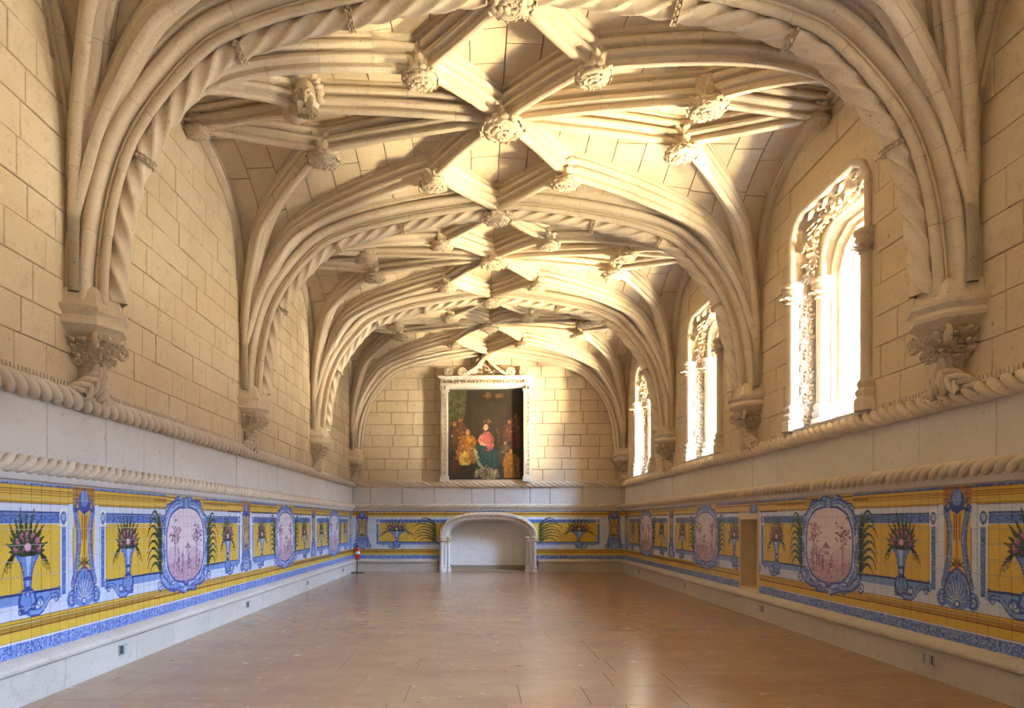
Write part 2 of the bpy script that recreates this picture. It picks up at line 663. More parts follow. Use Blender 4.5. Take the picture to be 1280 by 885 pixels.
# web stones in courses along the hall
web_st = []
R = random.Random(11)
for bi, (a, b) in enumerate(BAYS):
    if bi == 0:
        continue
    mid = (a + b) / 2
    xd = np.linspace(-HW, HW, 900)
    for half, (ya, yb) in enumerate(((a, mid), (mid, b))):
        # equal arc steps measured across the web half way to the crown
        zd = web(xd, np.full_like(xd, ya * 0.4 + yb * 0.6))
        L = np.concatenate([[0], np.cumsum(np.hypot(np.diff(xd), np.diff(zd)))])
        nC = int(L[-1] / 0.43)
        cut = np.interp(np.linspace(0, L[-1], nC + 1), L, xd)
        for i in range(nC):
            yy = ya - (R.uniform(0, 0.5))
            while yy < yb:
                ln = R.choice((0.55, 0.7, 0.85))
                s0, s1 = max(yy, ya), min(yy + ln, yb)
                if s1 - s0 > 0.06:
                    web_st.append((bi, cut[i], cut[i + 1], s0, s1))
                yy += ln


def web_stone(mb, x0, x1, y0, y1, n=3):
    g = 0.004
    U = np.concatenate([[x0 + g], np.linspace(x0 + g + 0.004, x1 - g - 0.004, n + 1), [x1 - g]])
    V = np.concatenate([[y0 + g], np.linspace(y0 + g + 0.004, y1 - g - 0.004, n + 1), [y1 - g]])
    GX, GY = np.meshgrid(U, V, indexing='ij')
    P = np.stack([GX, GY, web(GX, GY)], -1)
    nn = web_n(GX, GY)
    off = np.full(GX.shape, 0.0)
    off[0, :] = off[-1, :] = off[:, 0] = off[:, -1] = 0.03
    mb.grid(P + nn * off[..., None])


web_st.sort(key=lambda q: abs(q[3] - 9.4) if q[0] == 2 else 50 + q[3] if q[0] > 2 else 100 - q[3])
for q in web_st[:290]:
    m = MB()
    web_stone(m, *q[1:])
    m.build('web_stone', M_WEB, ceiling, smooth=30)
m = MB()
for q in web_st[290:]:
    web_stone(m, *q[1:])
m.build('web_stones_beyond', M_WEB, ceiling, smooth=30, kind='stuff')

# ------------------------------------------------------------------ vault: ribs


def arc(cx, cd_, r, a0, a1, n):
    t = np.linspace(math.radians(a0), math.radians(a1), n)
    return [(cx + r * math.cos(x), cd_ + r * math.sin(x)) for x in t]


def mirror(h):
    """half profile from the web down to the middle; d grows downward"""
    return h + [(-w, d) for (w, d) in h[::-1]]


RIB = mirror([(0.155, -0.03), (0.155, 0.035), (0.10, 0.05)] + arc(0.110, 0.106, 0.042, -80, 88, 6)
             + [(0.054, 0.158), (0.054, 0.176)] + arc(0.082, 0.220, 0.038, -75, 85, 5) + [(0.036, 0.268), (0.036, 0.282)] + arc(0.018, 0.322, 0.036, -40, 85, 4))
SLIM = mirror([(0.11, -0.03), (0.11, 0.035), (0.062, 0.05)] + arc(0.072, 0.096, 0.036, -70, 85, 5) + [(0.03, 0.145), (0.03, 0.16), (0.045, 0.166), (0.04, 0.19)])
BIG = mirror([(0.335, -0.03), (0.335, 0.05), (0.255, 0.062)] + arc(0.262, 0.132, 0.062, -85, 88, 7) + [(0.175, 0.195), (0.168, 0.218), (0.20, 0.222), (0.20, 0.238), (0.172, 0.24)]
             + arc(0.152, 0.278, 0.05, -60, 95, 6) + [(0.085, 0.275), (0.05, 0.275)])
CORE = {id(RIB): mirror([(0.135, -0.03), (0.09, 0.05), (0.045, 0.17), (0.028, 0.32)]),
        id(SLIM): mirror([(0.1, -0.03), (0.055, 0.05), (0.02, 0.175)]),
        id(BIG): mirror([(0.315, -0.03), (0.245, 0.07), (0.16, 0.2), (0.04, 0.26)])}


def rib_path(A, B, side=None):
    """dense path on the web from plan point A to plan point B"""
    t = np.linspace(0, 1, 600)
    t = 0.5 * t + 0.5 * t ** 3 if side == 'corner' else t
    if side == 'arch':
        t = np.concatenate([0.5 * np.linspace(0, 1, 400) ** 3, 1 - 0.5 * np.linspace(0, 1, 400)[::-1][1:] ** 3])
    X = A[0] + (B[0] - A[0]) * t
    Y = A[1] + (B[1] - A[1]) * t
    P = np.stack([X, Y, web(X, Y)], 1)
    n = web_n(X, Y, 0.02)
    if side == 'arch':
        n[:, 1] = 0
        n = unit(n)
    if side == 'wall':
        n[:, 0] = 0
        n = unit(n)
    if side in ('corner', 'wall') and P[0, 2] > 3.8:
        zz = np.arange(3.72, P[0, 2] - 0.02, 0.05)
        n0 = n[0].copy()
        n0[2] *= 0.15
        n0 = n0 / np.linalg.norm(n0)
        P = np.concatenate([np.stack([np.full(len(zz), P[0, 0]), np.full(len(zz), P[0, 1]), zz], 1), P])
        n = np.concatenate([np.tile(n0, (len(zz), 1)), n])
    L = np.concatenate([[0], np.cumsum(np.linalg.norm(np.diff(P, axis=0), axis=1))])
    return P, n, L


def rib(A, B, prof, side=None, step=0.11, piece=0.62, name='rib', trim0=0.0, trim1=0.0):
    P, n, L = rib_path(A, B, side)
    q0, q1 = trim0, L[-1] - trim1
    k = max(1, int(round((q1 - q0) / piece)))

    def cut(a, b, st):
        q = np.linspace(a, b, max(2, int(math.ceil((b - a) / st)) + 1))
        Q = np.stack([np.interp(q, L, P[:, i]) for i in range(3)], 1)
        U = unit(np.stack([np.interp(q, L, n[:, i]) for i in range(3)], 1))
        e = 0.03
        T = unit(np.stack([np.interp(np.clip(q + e, 0, L[-1]), L, P[:, i]) - np.interp(np.clip(q - e, 0, L[-1]), L, P[:, i]) for i in range(3)], 1))
        Lt = unit(np.cross(T, U))
        Up = unit(np.cross(Lt, T))
        return Q, (T, Lt, Up)
    m = MB()
    Q, fr = cut(q0, q1, 0.16)
    sweep(m, Q, None, CORE[id(prof)], frame=fr)
    r = m.build(name, M_JOINT, ceiling, smooth=35)
    for i in range(k):
        a = q0 + (q1 - q0) * i / k + 0.002
        b = q0 + (q1 - q0) * (i + 1) / k - 0.002
        Q, fr = cut(a, b, step)
        m = MB()
        sweep(m, Q, None, prof, frame=fr)
        m.build('voussoir', M_RIB, r, smooth=35)
    return r, (P, n, L, cut)


def collar(mb, c, T, Lt, Up, R):
    """a small carved band round the rope roll"""
    Rr = random.Random(int(abs(c[0] * 97 + c[1] * 13)))
    for row in (-1, 0, 1):
        for k in range(14):
            a = 2 * PI * (k + 0.5 * row) / 14
            d = np.cos(a) * Lt + np.sin(a) * Up
            if row:
                leaf(mb, c + d * (R + 0.005) + T * 0.005 * row, T * row + d * 0.35, d, 0.055, 0.045, 0.5)
            else:
                mb.blob(c + d * (R + 0.022), 0.022 + Rr.uniform(-0.004, 0.004), 6, 4)


ARCH_Y = [1.99, 7.01, 12.03, 17.06]
for ai, ay in enumerate(ARCH_Y):
    if ai == 0:
        continue
    r, (P, n, L, cut) = rib((-HW, ay), (HW, ay), BIG, 'arch', name='arch_rib', step=0.10, piece=0.72, trim0=0.1, trim1=0.1)
    Q, (T, Lt, Up) = cut(0.16, L[-1] - 0.16, 0.035)
    Q = Q - Up * 0.335
    m = MB()
    twist(m, Q, None, 0.118, strands=4, pitch=1.25, lobe=0.26, seg=32, sharp=3.0, frame=(T, Lt, Up))
    m.build('rope_roll', M_RIB, r, smooth=28)
    for xx in (-3.80, -2.80, -1.65, 1.65, 2.80, 3.80):
        i = int(np.argmin(np.abs(Q[:, 0] - xx)))
        m = MB()
        collar(m, Q[i], T[i], Lt[i], Up[i], 0.10)
        m.build('collar', M_CARVE, r, smooth=60)
# half arch against the end wall
r, (P, n, L, cut) = rib((-HW, 22.25), (HW, 22.25), RIB, 'arch', name='arch_rib', piece=0.72, trim0=0.1, trim1=0.1)

IN = (1.02, 1.30)     # inner bosses: sideways, along from the bay's middle
OU = (2.60, 0.55)     # outer bosses
for bi, (a, b) in enumerate(BAYS):
    if bi == 0:
        continue
    mid = (a + b) / 2
    for s in (-1, 1):
        for e, ye in ((-1, a), (1, b)):
            if bi == 1 and e == -1:
                continue
            cor = (s * (HW - 0.03), ye - e * 0.03)
            pi_ = (s * IN[0], mid + e * IN[1])
            po = (s * OU[0], mid + e * OU[1])
            rib(cor, pi_, RIB, 'corner', trim0=0.15)
            rib(cor, po, RIB, 'corner', trim0=0.15)
            rib((s * HW, ye - e * 0.03), (s * HW, mid), SLIM, 'wall', name='wall_rib', trim0=0.15)
            rib(po, (0, mid), RIB)
            rib((s * HW, mid), po, RIB)
            rib(pi_, (0, ye - e * 0.05), RIB)
            rib(pi_, (0, mid), RIB)

# ------------------------------------------------------------------ bosses


def boss_meshes(seed, R):
    Rr = random.Random(seed)
    st = MB()
    n = 10
    st.lathe([(0.56 * R, 0.06), (0.56 * R, -0.30), (0.66 * R, -0.32), (0.74 * R, -0.345), (0.66 * R, -0.37), (0.5 * R, -0.40)], n)
    fo = MB()
    fo.lathe([(0.60 * R, -0.35), (0.80 * R, -0.39), (0.80 * R, -0.42), (0.5 * R, -0.455), (0.1 * R, -0.46)], 18)
    # wreaths of small curled leaves round a knotted heart
    for (k, rr, zz, ln, wd, cu, dz_) in ((18, 0.70, -0.375, 0.34, 0.26, 0.75, 0.25), (18, 0.74, -0.40, 0.34, 0.26, 0.8, -0.35), (14, 0.52, -0.44, 0.36, 0.26, 0.7, -0.5), (9, 0.26, -0.455, 0.32, 0.26, 0.7, -0.7), (5, 0.08, -0.46, 0.26, 0.24, 0.6, -1.0)):
        for i in range(k):
            a = 2 * PI * (i + 0.5 * (k % 2)) / k + Rr.uniform(-0.12, 0.12)
            d = np.array([math.cos(a), math.sin(a), dz_ + Rr.uniform(-0.25, 0.25)])
            leaf(fo, (rr * R * math.cos(a), rr * R * math.sin(a), zz), d, (0, 0, -1 if dz_ > 0 else 1), ln * R * Rr.uniform(0.8, 1.2), wd * R, cu * Rr.uniform(0.7, 1.1))
    for i in range(16):
        a = Rr.uniform(0, 2 * PI)
        q = Rr.uniform(0.2, 0.85) * R
        fo.blob((q * math.cos(a), q * math.sin(a), -0.475 + 0.07 * (q / R) ** 2), 0.07 * R, 6, 4)
    # low relief of small leaves on the stem
    for i in range(16):
        a = 2 * PI * i / 8 + Rr.uniform(-0.2, 0.2)
        z_ = -0.30 + 0.13 * (i // 8)
        leaf(fo, (0.54 * R * math.cos(a), 0.54 * R * math.sin(a), z_), (0.15 * math.cos(a), 0.15 * math.sin(a), 1), (math.cos(a), math.sin(a), 0), 0.13, 0.085, 0.4)

    def mk(mb, nm, mat):
        me = bpy.data.meshes.new(nm)
        me.from_pydata(np.concatenate(mb.v).tolist(), [], mb.f)
        finish(me, mat, 50)
        return me
    return mk(st, 'boss_stem', M_RIB), mk(fo, 'boss_foliage', M_CARVE)


BM = {k: boss_meshes(s, R) for k, s, R in (('crown', 1, 0.28), ('centre', 2, 0.33), ('inner', 3, 0.245), ('outer', 4, 0.265), ('wall', 5, 0.20))}


def boss(kind, x, y, label, group, drop=0.04):
    t = thing('ceiling_boss', label, 'boss', (x, y, float(web(x, y)) - drop), group)
    t.rotation_euler = (0, 0, (x * 3.1 + y * 1.7) % 6.28)
    sm, fm = BM[kind]
    link('stem', sm, t)
    link('foliage', fm, t)
    return t


BN = {2: 'second', 3: 'third', 4: 'fourth'}
AN = {7.01: 'nearest', 12.03: 'middle', 17.06: 'farthest'}
for ay in ARCH_Y[1:]:
    boss('crown', 0, ay, 'big carved leafy boss at the crown of the %s twisted rope arch' % AN[ay], 'bosses at the arch crowns', drop=0.06)
boss('inner', 0, 22.2, 'leafy boss at the crown of the arch above the painting', 'bosses at the arch crowns')
BD = {2: 'bay between the nearest and middle rope arches', 3: 'bay between the middle and farthest rope arches', 4: 'bay over the painted end wall'}
BS = {2: 'first whole vault bay', 3: 'second whole vault bay', 4: 'last vault bay'}
faces = []
for bi in (2, 3, 4):
    a, b = BAYS[bi]
    mid = (a + b) / 2
    boss('centre', 0, mid, 'wide carved wreath boss at the middle of the ' + BS[bi], 'bosses at the bay centres')
    for s in (-1, 1):
        sd = 'left' if s < 0 else 'window-side'
        for e in (-1, 1):
            nf = 'near' if e < 0 else 'far'
            boss('inner', s * IN[0], mid + e * IN[1], 'small leafy boss beside the ridge, %s %s of the %s' % (nf, 'left' if s < 0 else 'right', BS[bi]), 'small bosses beside the ridge')
            if bi == 2 and s < 0 and e < 0:
                faces.append((s * OU[0], mid + e * OU[1]))
            else:
                boss('outer', s * OU[0], mid + e * OU[1], 'round leafy boss on the outer ribs, %s %s of the %s' % (nf, 'left' if s < 0 else 'right', BS[bi]), 'outer rib bosses')
        boss('wall', s * (HW - 0.16), mid, 'knob boss on the %s wall at the side of the %s' % ('left' if s < 0 else 'window', BS[bi]), 'bosses at the wall ribs', drop=-0.02)

# the bearded face boss
fx, fy = faces[0]
t = thing('face_boss', 'carved boss with a bearded human face in the first whole vault bay, left side', 'boss', (fx, fy, float(web(fx, fy))), 'outer rib bosses')
t.rotation_euler = (0, 0, math.atan2(-0.358 - fx, fy))
m = MB()
m.lathe([(0.15, 0.05), (0.16, -0.12), (0.19, -0.14), (0.19, -0.30), (0.15, -0.34)], 10)
m.build('stem', M_RIB, t, smooth=40)
# the head looks out and down into the room
tilt = Matrix.Rotation(math.radians(24), 4, 'X')


def tilted(mb, name, mat, sm):
    v = np.concatenate(mb.v)
    M3 = np.array(tilt.to_3x3())
    mb.v = [v @ M3.T + np.array([0, -0.13, -0.26])]
    return mb.build(name, mat, t, smooth=sm)


def fs(x, z):
    """front of the skull at x, z"""
    k = max(0.0, 1 - (x / 0.155) ** 2 - (z / 0.235) ** 2)
    return -0.17 * math.sqrt(k)


m = MB()
m.blob((0, 0, 0), (0.155, 0.17, 0.235), 18, 14)
# brow, nose, cheeks, eyes, lips as carved relief grown out of the skull
circ = [(math.cos(a), math.sin(a)) for a in np.linspace(0, 2 * PI, 9, endpoint=False)]
for sg in (-1, 1):
    P = np.array([(sg * x, fs(x, z) - 0.012, z) for x, z in ((0.015, 0.055), (0.045, 0.078), (0.085, 0.075), (0.12, 0.045))])
    P, _ = resample(P, 0.015)
    sweep(m, P, (0, -1, 0), [(0.016 * a, 0.024 * b) for a, b in circ])
    m.blob((sg * 0.06, fs(0.06, 0.03) - 0.008, 0.034), (0.028, 0.02, 0.016), 9, 6)
    m.blob((sg * 0.082, fs(0.08, -0.03) - 0.002, -0.035), (0.042, 0.026, 0.042), 9, 6)
    m.blob((sg * 0.155, 0.0, 0.02), (0.022, 0.035, 0.05), 8, 6)
P = np.array([(0, fs(0, 0.05) - 0.008, 0.055), (0, fs(0, 0) - 0.03, 0.0), (0, fs(0, -0.04) - 0.052, -0.04), (0, fs(0, -0.06) - 0.02, -0.062)])
P, _ = resample(P, 0.015)
sweep(m, P, (0, -1, 0), [(0.022 * a, 0.026 * b) for a, b in circ])
for sg in (-1, 1):
    m.blob((sg * 0.024, fs(0.02, -0.045) - 0.022, -0.046), (0.016, 0.02, 0.014), 8, 5)
q = np.linspace(0, 2 * PI, 21)
P = np.array([(0.045 * math.cos(a), fs(0.045 * math.cos(a), -0.115 + 0.03 * math.sin(a)) - 0.012, -0.115 + 0.028 * math.sin(a)) for a in q])
sweep(m, P, (0, -1, 0), [(0.012 * a, 0.018 * b) for a, b in circ], caps=False)
tilted(m, 'face', M_CARVE, 60)
m = MB()
for sg in (-1, 1):
    for k in range(3):
        leaf(m, (sg * 0.01, fs(0, -0.075) - 0.015, -0.078 - 0.006 * k), (sg * 1.0, -0.1, -0.25 - 0.3 * k), (0, -1, 0.2), 0.11, 0.035, 0.25)
R = random.Random(3)
for row in range(3):
    for i in range(9):
        a = -PI * (0.06 + 0.88 * i / 8)
        x, z = (0.13 - 0.03 * row) * math.cos(a), -0.10 + (0.12 - 0.035 * row) * math.sin(a) * 0.7
        leaf(m, (x, fs(x * 0.9, z) - 0.005 - 0.012 * row, z), (math.cos(a) * 0.4 + R.uniform(-0.2, 0.2), -0.3, -1.0), (0, -1, 0), 0.13, 0.05, 0.3)
tilted(m, 'beard', M_CARVE, 50)
m = MB()
for row in range(2):
    for i in range(13):
        a = PI * (-0.06 + 1.12 * i / 12)
        x, z = (0.15 - 0.02 * row) * math.cos(a), 0.03 + (0.20 - 0.04 * row) * math.sin(a)
        leaf(m, (x, 0.01 - 0.07 * row, z), (math.cos(a) * 0.8, -0.5, math.sin(a) * 0.5 - 0.3), (math.cos(a), -0.2, math.sin(a)), 0.12, 0.065, 0.5)
tilted(m, 'hair', M_CARVE, 50)
m = MB()
for (k, rr, dz_) in ((12, 0.10, -0.1), (9, 0.07, -0.6), (5, 0.03, -1.0)):
    for i in range(k):
        a = 2 * PI * i / k
        leaf(m, (-0.13 + rr * math.cos(a), 0.06 + rr * math.sin(a), -0.44), (math.cos(a), math.sin(a), dz_), (0, 0, 1), 0.10, 0.07, 0.6)
m.blob((-0.13, 0.06, -0.42), (0.13, 0.13, 0.07), 12, 6)
m.build('leaf_knot', M_CARVE, t, smooth=50)

# ------------------------------------------------------------------ corbels


def corbel(side, y, label, end=False):
    s = -1 if side == 'left' else 1
    base = np.array([s * HW, y, 2.9])
    t = thing('corbel', label, 'corbel', tuple(base), 'corbels carrying the arches')
    yaw = 0 if s < 0 else PI
    t.rotation_euler = (0, 0, yaw)
    # local: +X into the room, Z up from the rope
    z0 = 2.9

    def half(mb, prof, n=8, sx=1.0):
        """half-octagon stack"""
        A = np.linspace(-PI / 2, PI / 2, 5)
        P = np.zeros((len(prof), len(A) + 2, 3))
        for i, (r, z) in enumerate(prof):
            P[i, 1:-1, 0] = r * np.cos(A) * 0.95 + 0.02
            P[i, 1:-1, 1] = r * np.sin(A)
            P[i, 0] = (-0.04, -r, 0)
            P[i, -1] = (-0.04, r, 0)
            P[i, :, 2] = z - z0
        b = mb.n
        mb.grid(P)
        m_ = len(A) + 2
        mb.f.append(tuple(b + j for j in range(m_)))
        mb.f.append(tuple(b + (len(prof) - 1) * m_ + j for j in range(m_))[::-1])
    m = MB()
    half(m, [(0.40, 3.74), (0.375, 3.80), (0.36, 3.90), (0.30, 3.96), (0.2, 3.98)])
    m.build('impost', M_RIB, t, smooth=30)
    m = MB()
    half(m, [(0.33, 3.50), (0.36, 3.535), (0.415, 3.56), (0.425, 3.60), (0.40, 3.635), (0.385, 3.65), (0.40, 3.67), (0.44, 3.69), (0.45, 3.73), (0.42, 3.745), (0.3, 3.75)])
    m.build('abacus', M_RIB, t, smooth=30)
    m = MB()
    half(m, [(0.13, 3.20), (0.20, 3.25), (0.24, 3.34), (0.28, 3.45), (0.34, 3.52)])
    m.build('capital', M_CARVE, t, smooth=30)
    m = MB()
    R = random.Random(int(y * 10) + (5 if s > 0 else 0))
    for tier, (zz, rr, k, ln, cu) in enumerate(((3.24, 0.17, 9, 0.12, 0.6), (3.29, 0.215, 11, 0.13, 0.6), (3.36, 0.25, 12, 0.13, 0.6), (3.44, 0.29, 13, 0.11, 0.6))):
        for i in range(k):
            a = -PI / 2 + PI * (i + 0.5) / k + R.uniform(-0.06, 0.06)
            o = np.array([math.cos(a), math.sin(a), 0])
            leaf(m, o * rr * 0.93 + np.array([0, 0, zz - z0 - 0.05]), o * 0.45 + np.array([-0.5 * o[1] * R.uniform(-1, 1), 0.5 * o[0] * R.uniform(-1, 1), 1.0]), o, ln, 0.07, cu * 0.75)
            a2 = a + 0.14
            o2 = np.array([math.cos(a2), math.sin(a2), 0])
            m.blob(o2 * (rr + 0.045) + np.array([0, 0, zz - z0 + R.uniform(-0.03, 0.03)]), R.uniform(0.016, 0.028), 6, 4)
    for yy in (-1, 1):
        # curled scroll at each front corner
        q = np.linspace(0, 1, 16)
        aa = PI / 2 - 2 * PI * 1.25 * q
        rr = 0.085 * (1 - 0.7 * q)
        dv = np.array([0.35, yy * 0.94, 0])
        P = np.array([0.24, yy * 0.20, 3.40 - z0]) + dv * (0.06 + rr * np.cos(aa))[:, None] + np.array([0, 0, 1]) * (rr * np.sin(aa))[:, None]
        sweep(m, P, np.cross(dv, (0, 0, 1)), [(0.020 * math.cos(b), 0.024 * math.sin(b)) for b in np.linspace(0, 2 * PI, 8, endpoint=False)])
    for i in range(9):
        a = -PI / 2 + PI * (i + 0.5) / 9
        o = np.array([math.cos(a), math.sin(a), 0])
        leaf(m, o * 0.12 + np.array([0, 0, 3.24 - z0]), o + np.array([0, 0, -0.15]), (0, 0, 1), 0.12, 0.075, 0.4)
    m.build('capital_leaves', M_CARVE, t, smooth=50)
    # interlaced rope strands flaring down into the moulding
    m = MB()
    for i, (y0, y1, x1, rr) in enumerate(((0.03, -0.38, 0.05, 0.07), (-0.03, 0.38, 0.05, 0.07), (-0.07, 0.21, 0.10, 0.066), (0.07, -0.21, 0.10, 0.066), (0.0, 0.04, 0.12, 0.066))):
        q = np.linspace(0, 1, 12)
        Y = y0 + (y1 - y0) * q ** 1.8
        Zz = 3.27 - 0.40 * q
        X = 0.13 + (x1 - 0.13) * q + 0.03 * np.sin(q * PI)
        P = np.stack([X, Y, Zz - z0], 1)
        Pp, _ = resample(P, 0.025)
        twist(m, Pp, (1, 0, 0), rr, 3, (0.34 if i % 2 else -0.34), 0.5, 18, sharp=0.6)
    m.lathe([(0.10, 0.0), (0.10, 0.2), (0.14, 0.36)], 10, (0.03, 0, 0))
    m.build('twisted_pendant', M_CARVE, t, smooth=50)
    return t


CN = {7.01: 'nearest', 12.03: 'second', 17.06: 'third', 22.25: 'end-wall corner'}
for yv, nm in CN.items():
    for sd in ('left', 'right'):
        ww = 'plain left wall' if sd == 'left' else 'right wall beside the windows'
        corbel(sd, yv if yv < 22 else 22.2, '%s carved leafy corbel on the %s under gathered ribs' % (nm, ww))

# ------------------------------------------------------------------ rope mouldings, baseboards


def rope(name, side, a0, a1, z, R, direction, pitch, strands=3, out=0.03):
    n = int((a1 - a0) / (pitch / strands / 6)) + 1
    A = np.linspace(a0, a1, n)
    P = np.array([wp(side, a, z, out) for a in A])
    nv = np.array(wp(side, 0, 0, 1)) - np.array(wp(side, 0, 0, 0))
    m = MB()
    twist(m, P, nv, R, strands, pitch * direction, 0.5, 24, sharp=0.55)
    return m.build(name, M_RIB, kind='structure', smooth=42)


def dentils(side, a0, a1, parent, skip=()):
    m = MB()
    wbox(m, side, a0, a1, 2.915, 2.935, -0.02, 0.05)
    wbox(m, side, a0, a1, 2.935, 2.985, -0.02, 0.012)
    a = a0
    while a < a1 - 0.03:
        if not any(s0 < a < s1 for s0, s1 in skip):
            wbox(m, side, a, a + 0.031, 2.935, 2.985, 0.0, 0.045)
        a += 0.052
    o = m.build('dentil_row', M_RIB, parent, kind='stuff')


skr = [(wy - 1.2, wy + 1.2) for wy in WIN_Y]
t1 = rope('trim_1', 'left', 1.4, YE, 2.835, 0.105, -1, 0.51)
dentils('left', 1.4, YE, t1)
t2 = rope('trim_2', 'right', 1.4, YE, 2.835, 0.105, -1, 0.51)
dentils('right', 1.4, YE, t2)
t3 = rope('trim_3', 'back', -HW, HW, 2.835, 0.10, -1, 0.6)
dentils('back', -HW, HW, t3)
rope('trim_4', 'left', 1.4, YE, 2.125, 0.088, 1, 0.45)
rope('trim_5', 'right', 1.4, YE, 2.125, 0.088, 1, 0.45)
rope('trim_6', 'back', -HW, HW, 2.125, 0.085, 1, 0.55)
for i, sd in enumerate(('left', 'right', 'back')):
    m = MB()
    a0, a1 = (1.4, YE) if sd != 'back' else (-HW, HW)
    A = np.array([a0, a1])
    nv = np.array(wp(sd, 0, 0, 1)) - np.array(wp(sd, 0, 0, 0))
    P = np.array([wp(sd, a, 2.045, 0) for a in A])
    prof = [(0.07, 0.03), (0.055, -0.03), (0.02, -0.045), (-0.03, -0.035), (-0.06, -0.02), (-0.062, 0.03)]
    sg = -1 if sd == 'left' else 1
    sweep(m, P, nv, [(w * (-1 if sd != 'right' else 1) * (1 if sd != 'back' else 1), d) for (w, d) in prof])
    m.build('trim_%d' % (7 + i), M_PARAPET, kind='structure', smooth=30)


def baseboard(side, name, spans, cuts):
    root = MB()
    for (a0, a1) in spans:
        wbox(root, side, a0, a1, 0.0, 0.28, -0.02, 0.065)
    root = root.build(name, M_JOINT, kind='structure')
    R = random.Random(len(name))
    for (a0, a1) in spans:
        a = a0
        while a < a1 - 0.05:
            w = min(R.choice((0.95, 1.2, 1.4)), a1 - a)
            if a1 - a - w < 0.3:
                w = a1 - a
            m = MB()
            g = 0.002
            b0, b1 = a + g, a + w - g
            prof = [(0.08, 0.0), (0.085, 0.29), (0.10, 0.30), (0.118, 0.315), (0.122, 0.34), (0.112, 0.365), (0.085, 0.385), (0.03, 0.415), (-0.02, 0.42)]
            G = np.array([[wp(side, q, z, o) for (o, z) in prof] for q in (b0, b1)])
            # socket pocket cut out of the face: the run is split around it
            m.grid(G)
            m.f.append(tuple(m.n - len(prof) + j for j in range(len(prof))))
            m.f.append(tuple(m.n - 2 * len(prof) + j for j in range(len(prof)))[::-1])
            m.build('base_stone', M_BASE, root, smooth=30)
            a += w
    return root


baseboard('left', 'baseboard_left', [(1.4, YE)], ())
baseboard('right', 'baseboard_right', [(1.4, YE)], ())
baseboard('back', 'baseboard_back', [(-HW, -1.62), (1.64, HW)], ())

SK = {'left': [7.62, 11.86, 16.1, 20.4], 'right': [7.3, 11.5, 15.7, 20.0]}
for sd, ys in SK.items():
    for i, yv in enumerate(ys):
        nm = ('nearest', 'second', 'third', 'farthest')[i]
        t = thing('wall_socket', '%s small dark socket box in the stone baseboard under the %s tiled wall' % (nm, sd if sd == 'left' else 'window-side'), 'socket',
                  wp(sd, yv, 0.185, 0.085), 'socket boxes in the baseboards')
        t.rotation_euler = (0, 0, 0 if sd == 'left' else PI)
        m = MB()
        m.box((-0.01, -0.075, -0.045), (0.006, 0.075, 0.05))
        m.build('back_plate', M_DARK, t)
        m = MB()
        for (lo, hi) in (((0.0, -0.085, -0.055), (0.012, 0.085, -0.045)), ((0.0, -0.085, 0.05), (0.012, 0.085, 0.06)), ((0.0, -0.085, -0.045), (0.012, -0.075, 0.05)), ((0.0, 0.075, -0.045), (0.012, 0.085, 0.05))):
            m.box(lo, hi)
        m.build('rim', M_GREY, t)
        m = MB()
        m.box((0.006, -0.03, -0.04), (0.03, 0.045, 0.045))
        m.build('flap', M_GREY, t)

# ------------------------------------------------------------------ painted tile dado


def lin(c):
    c = np.asarray(c, float) / 255.0
    return np.where(c <= 0.04045, c / 12.92, ((c + 0.055) / 1.055) ** 2.4)


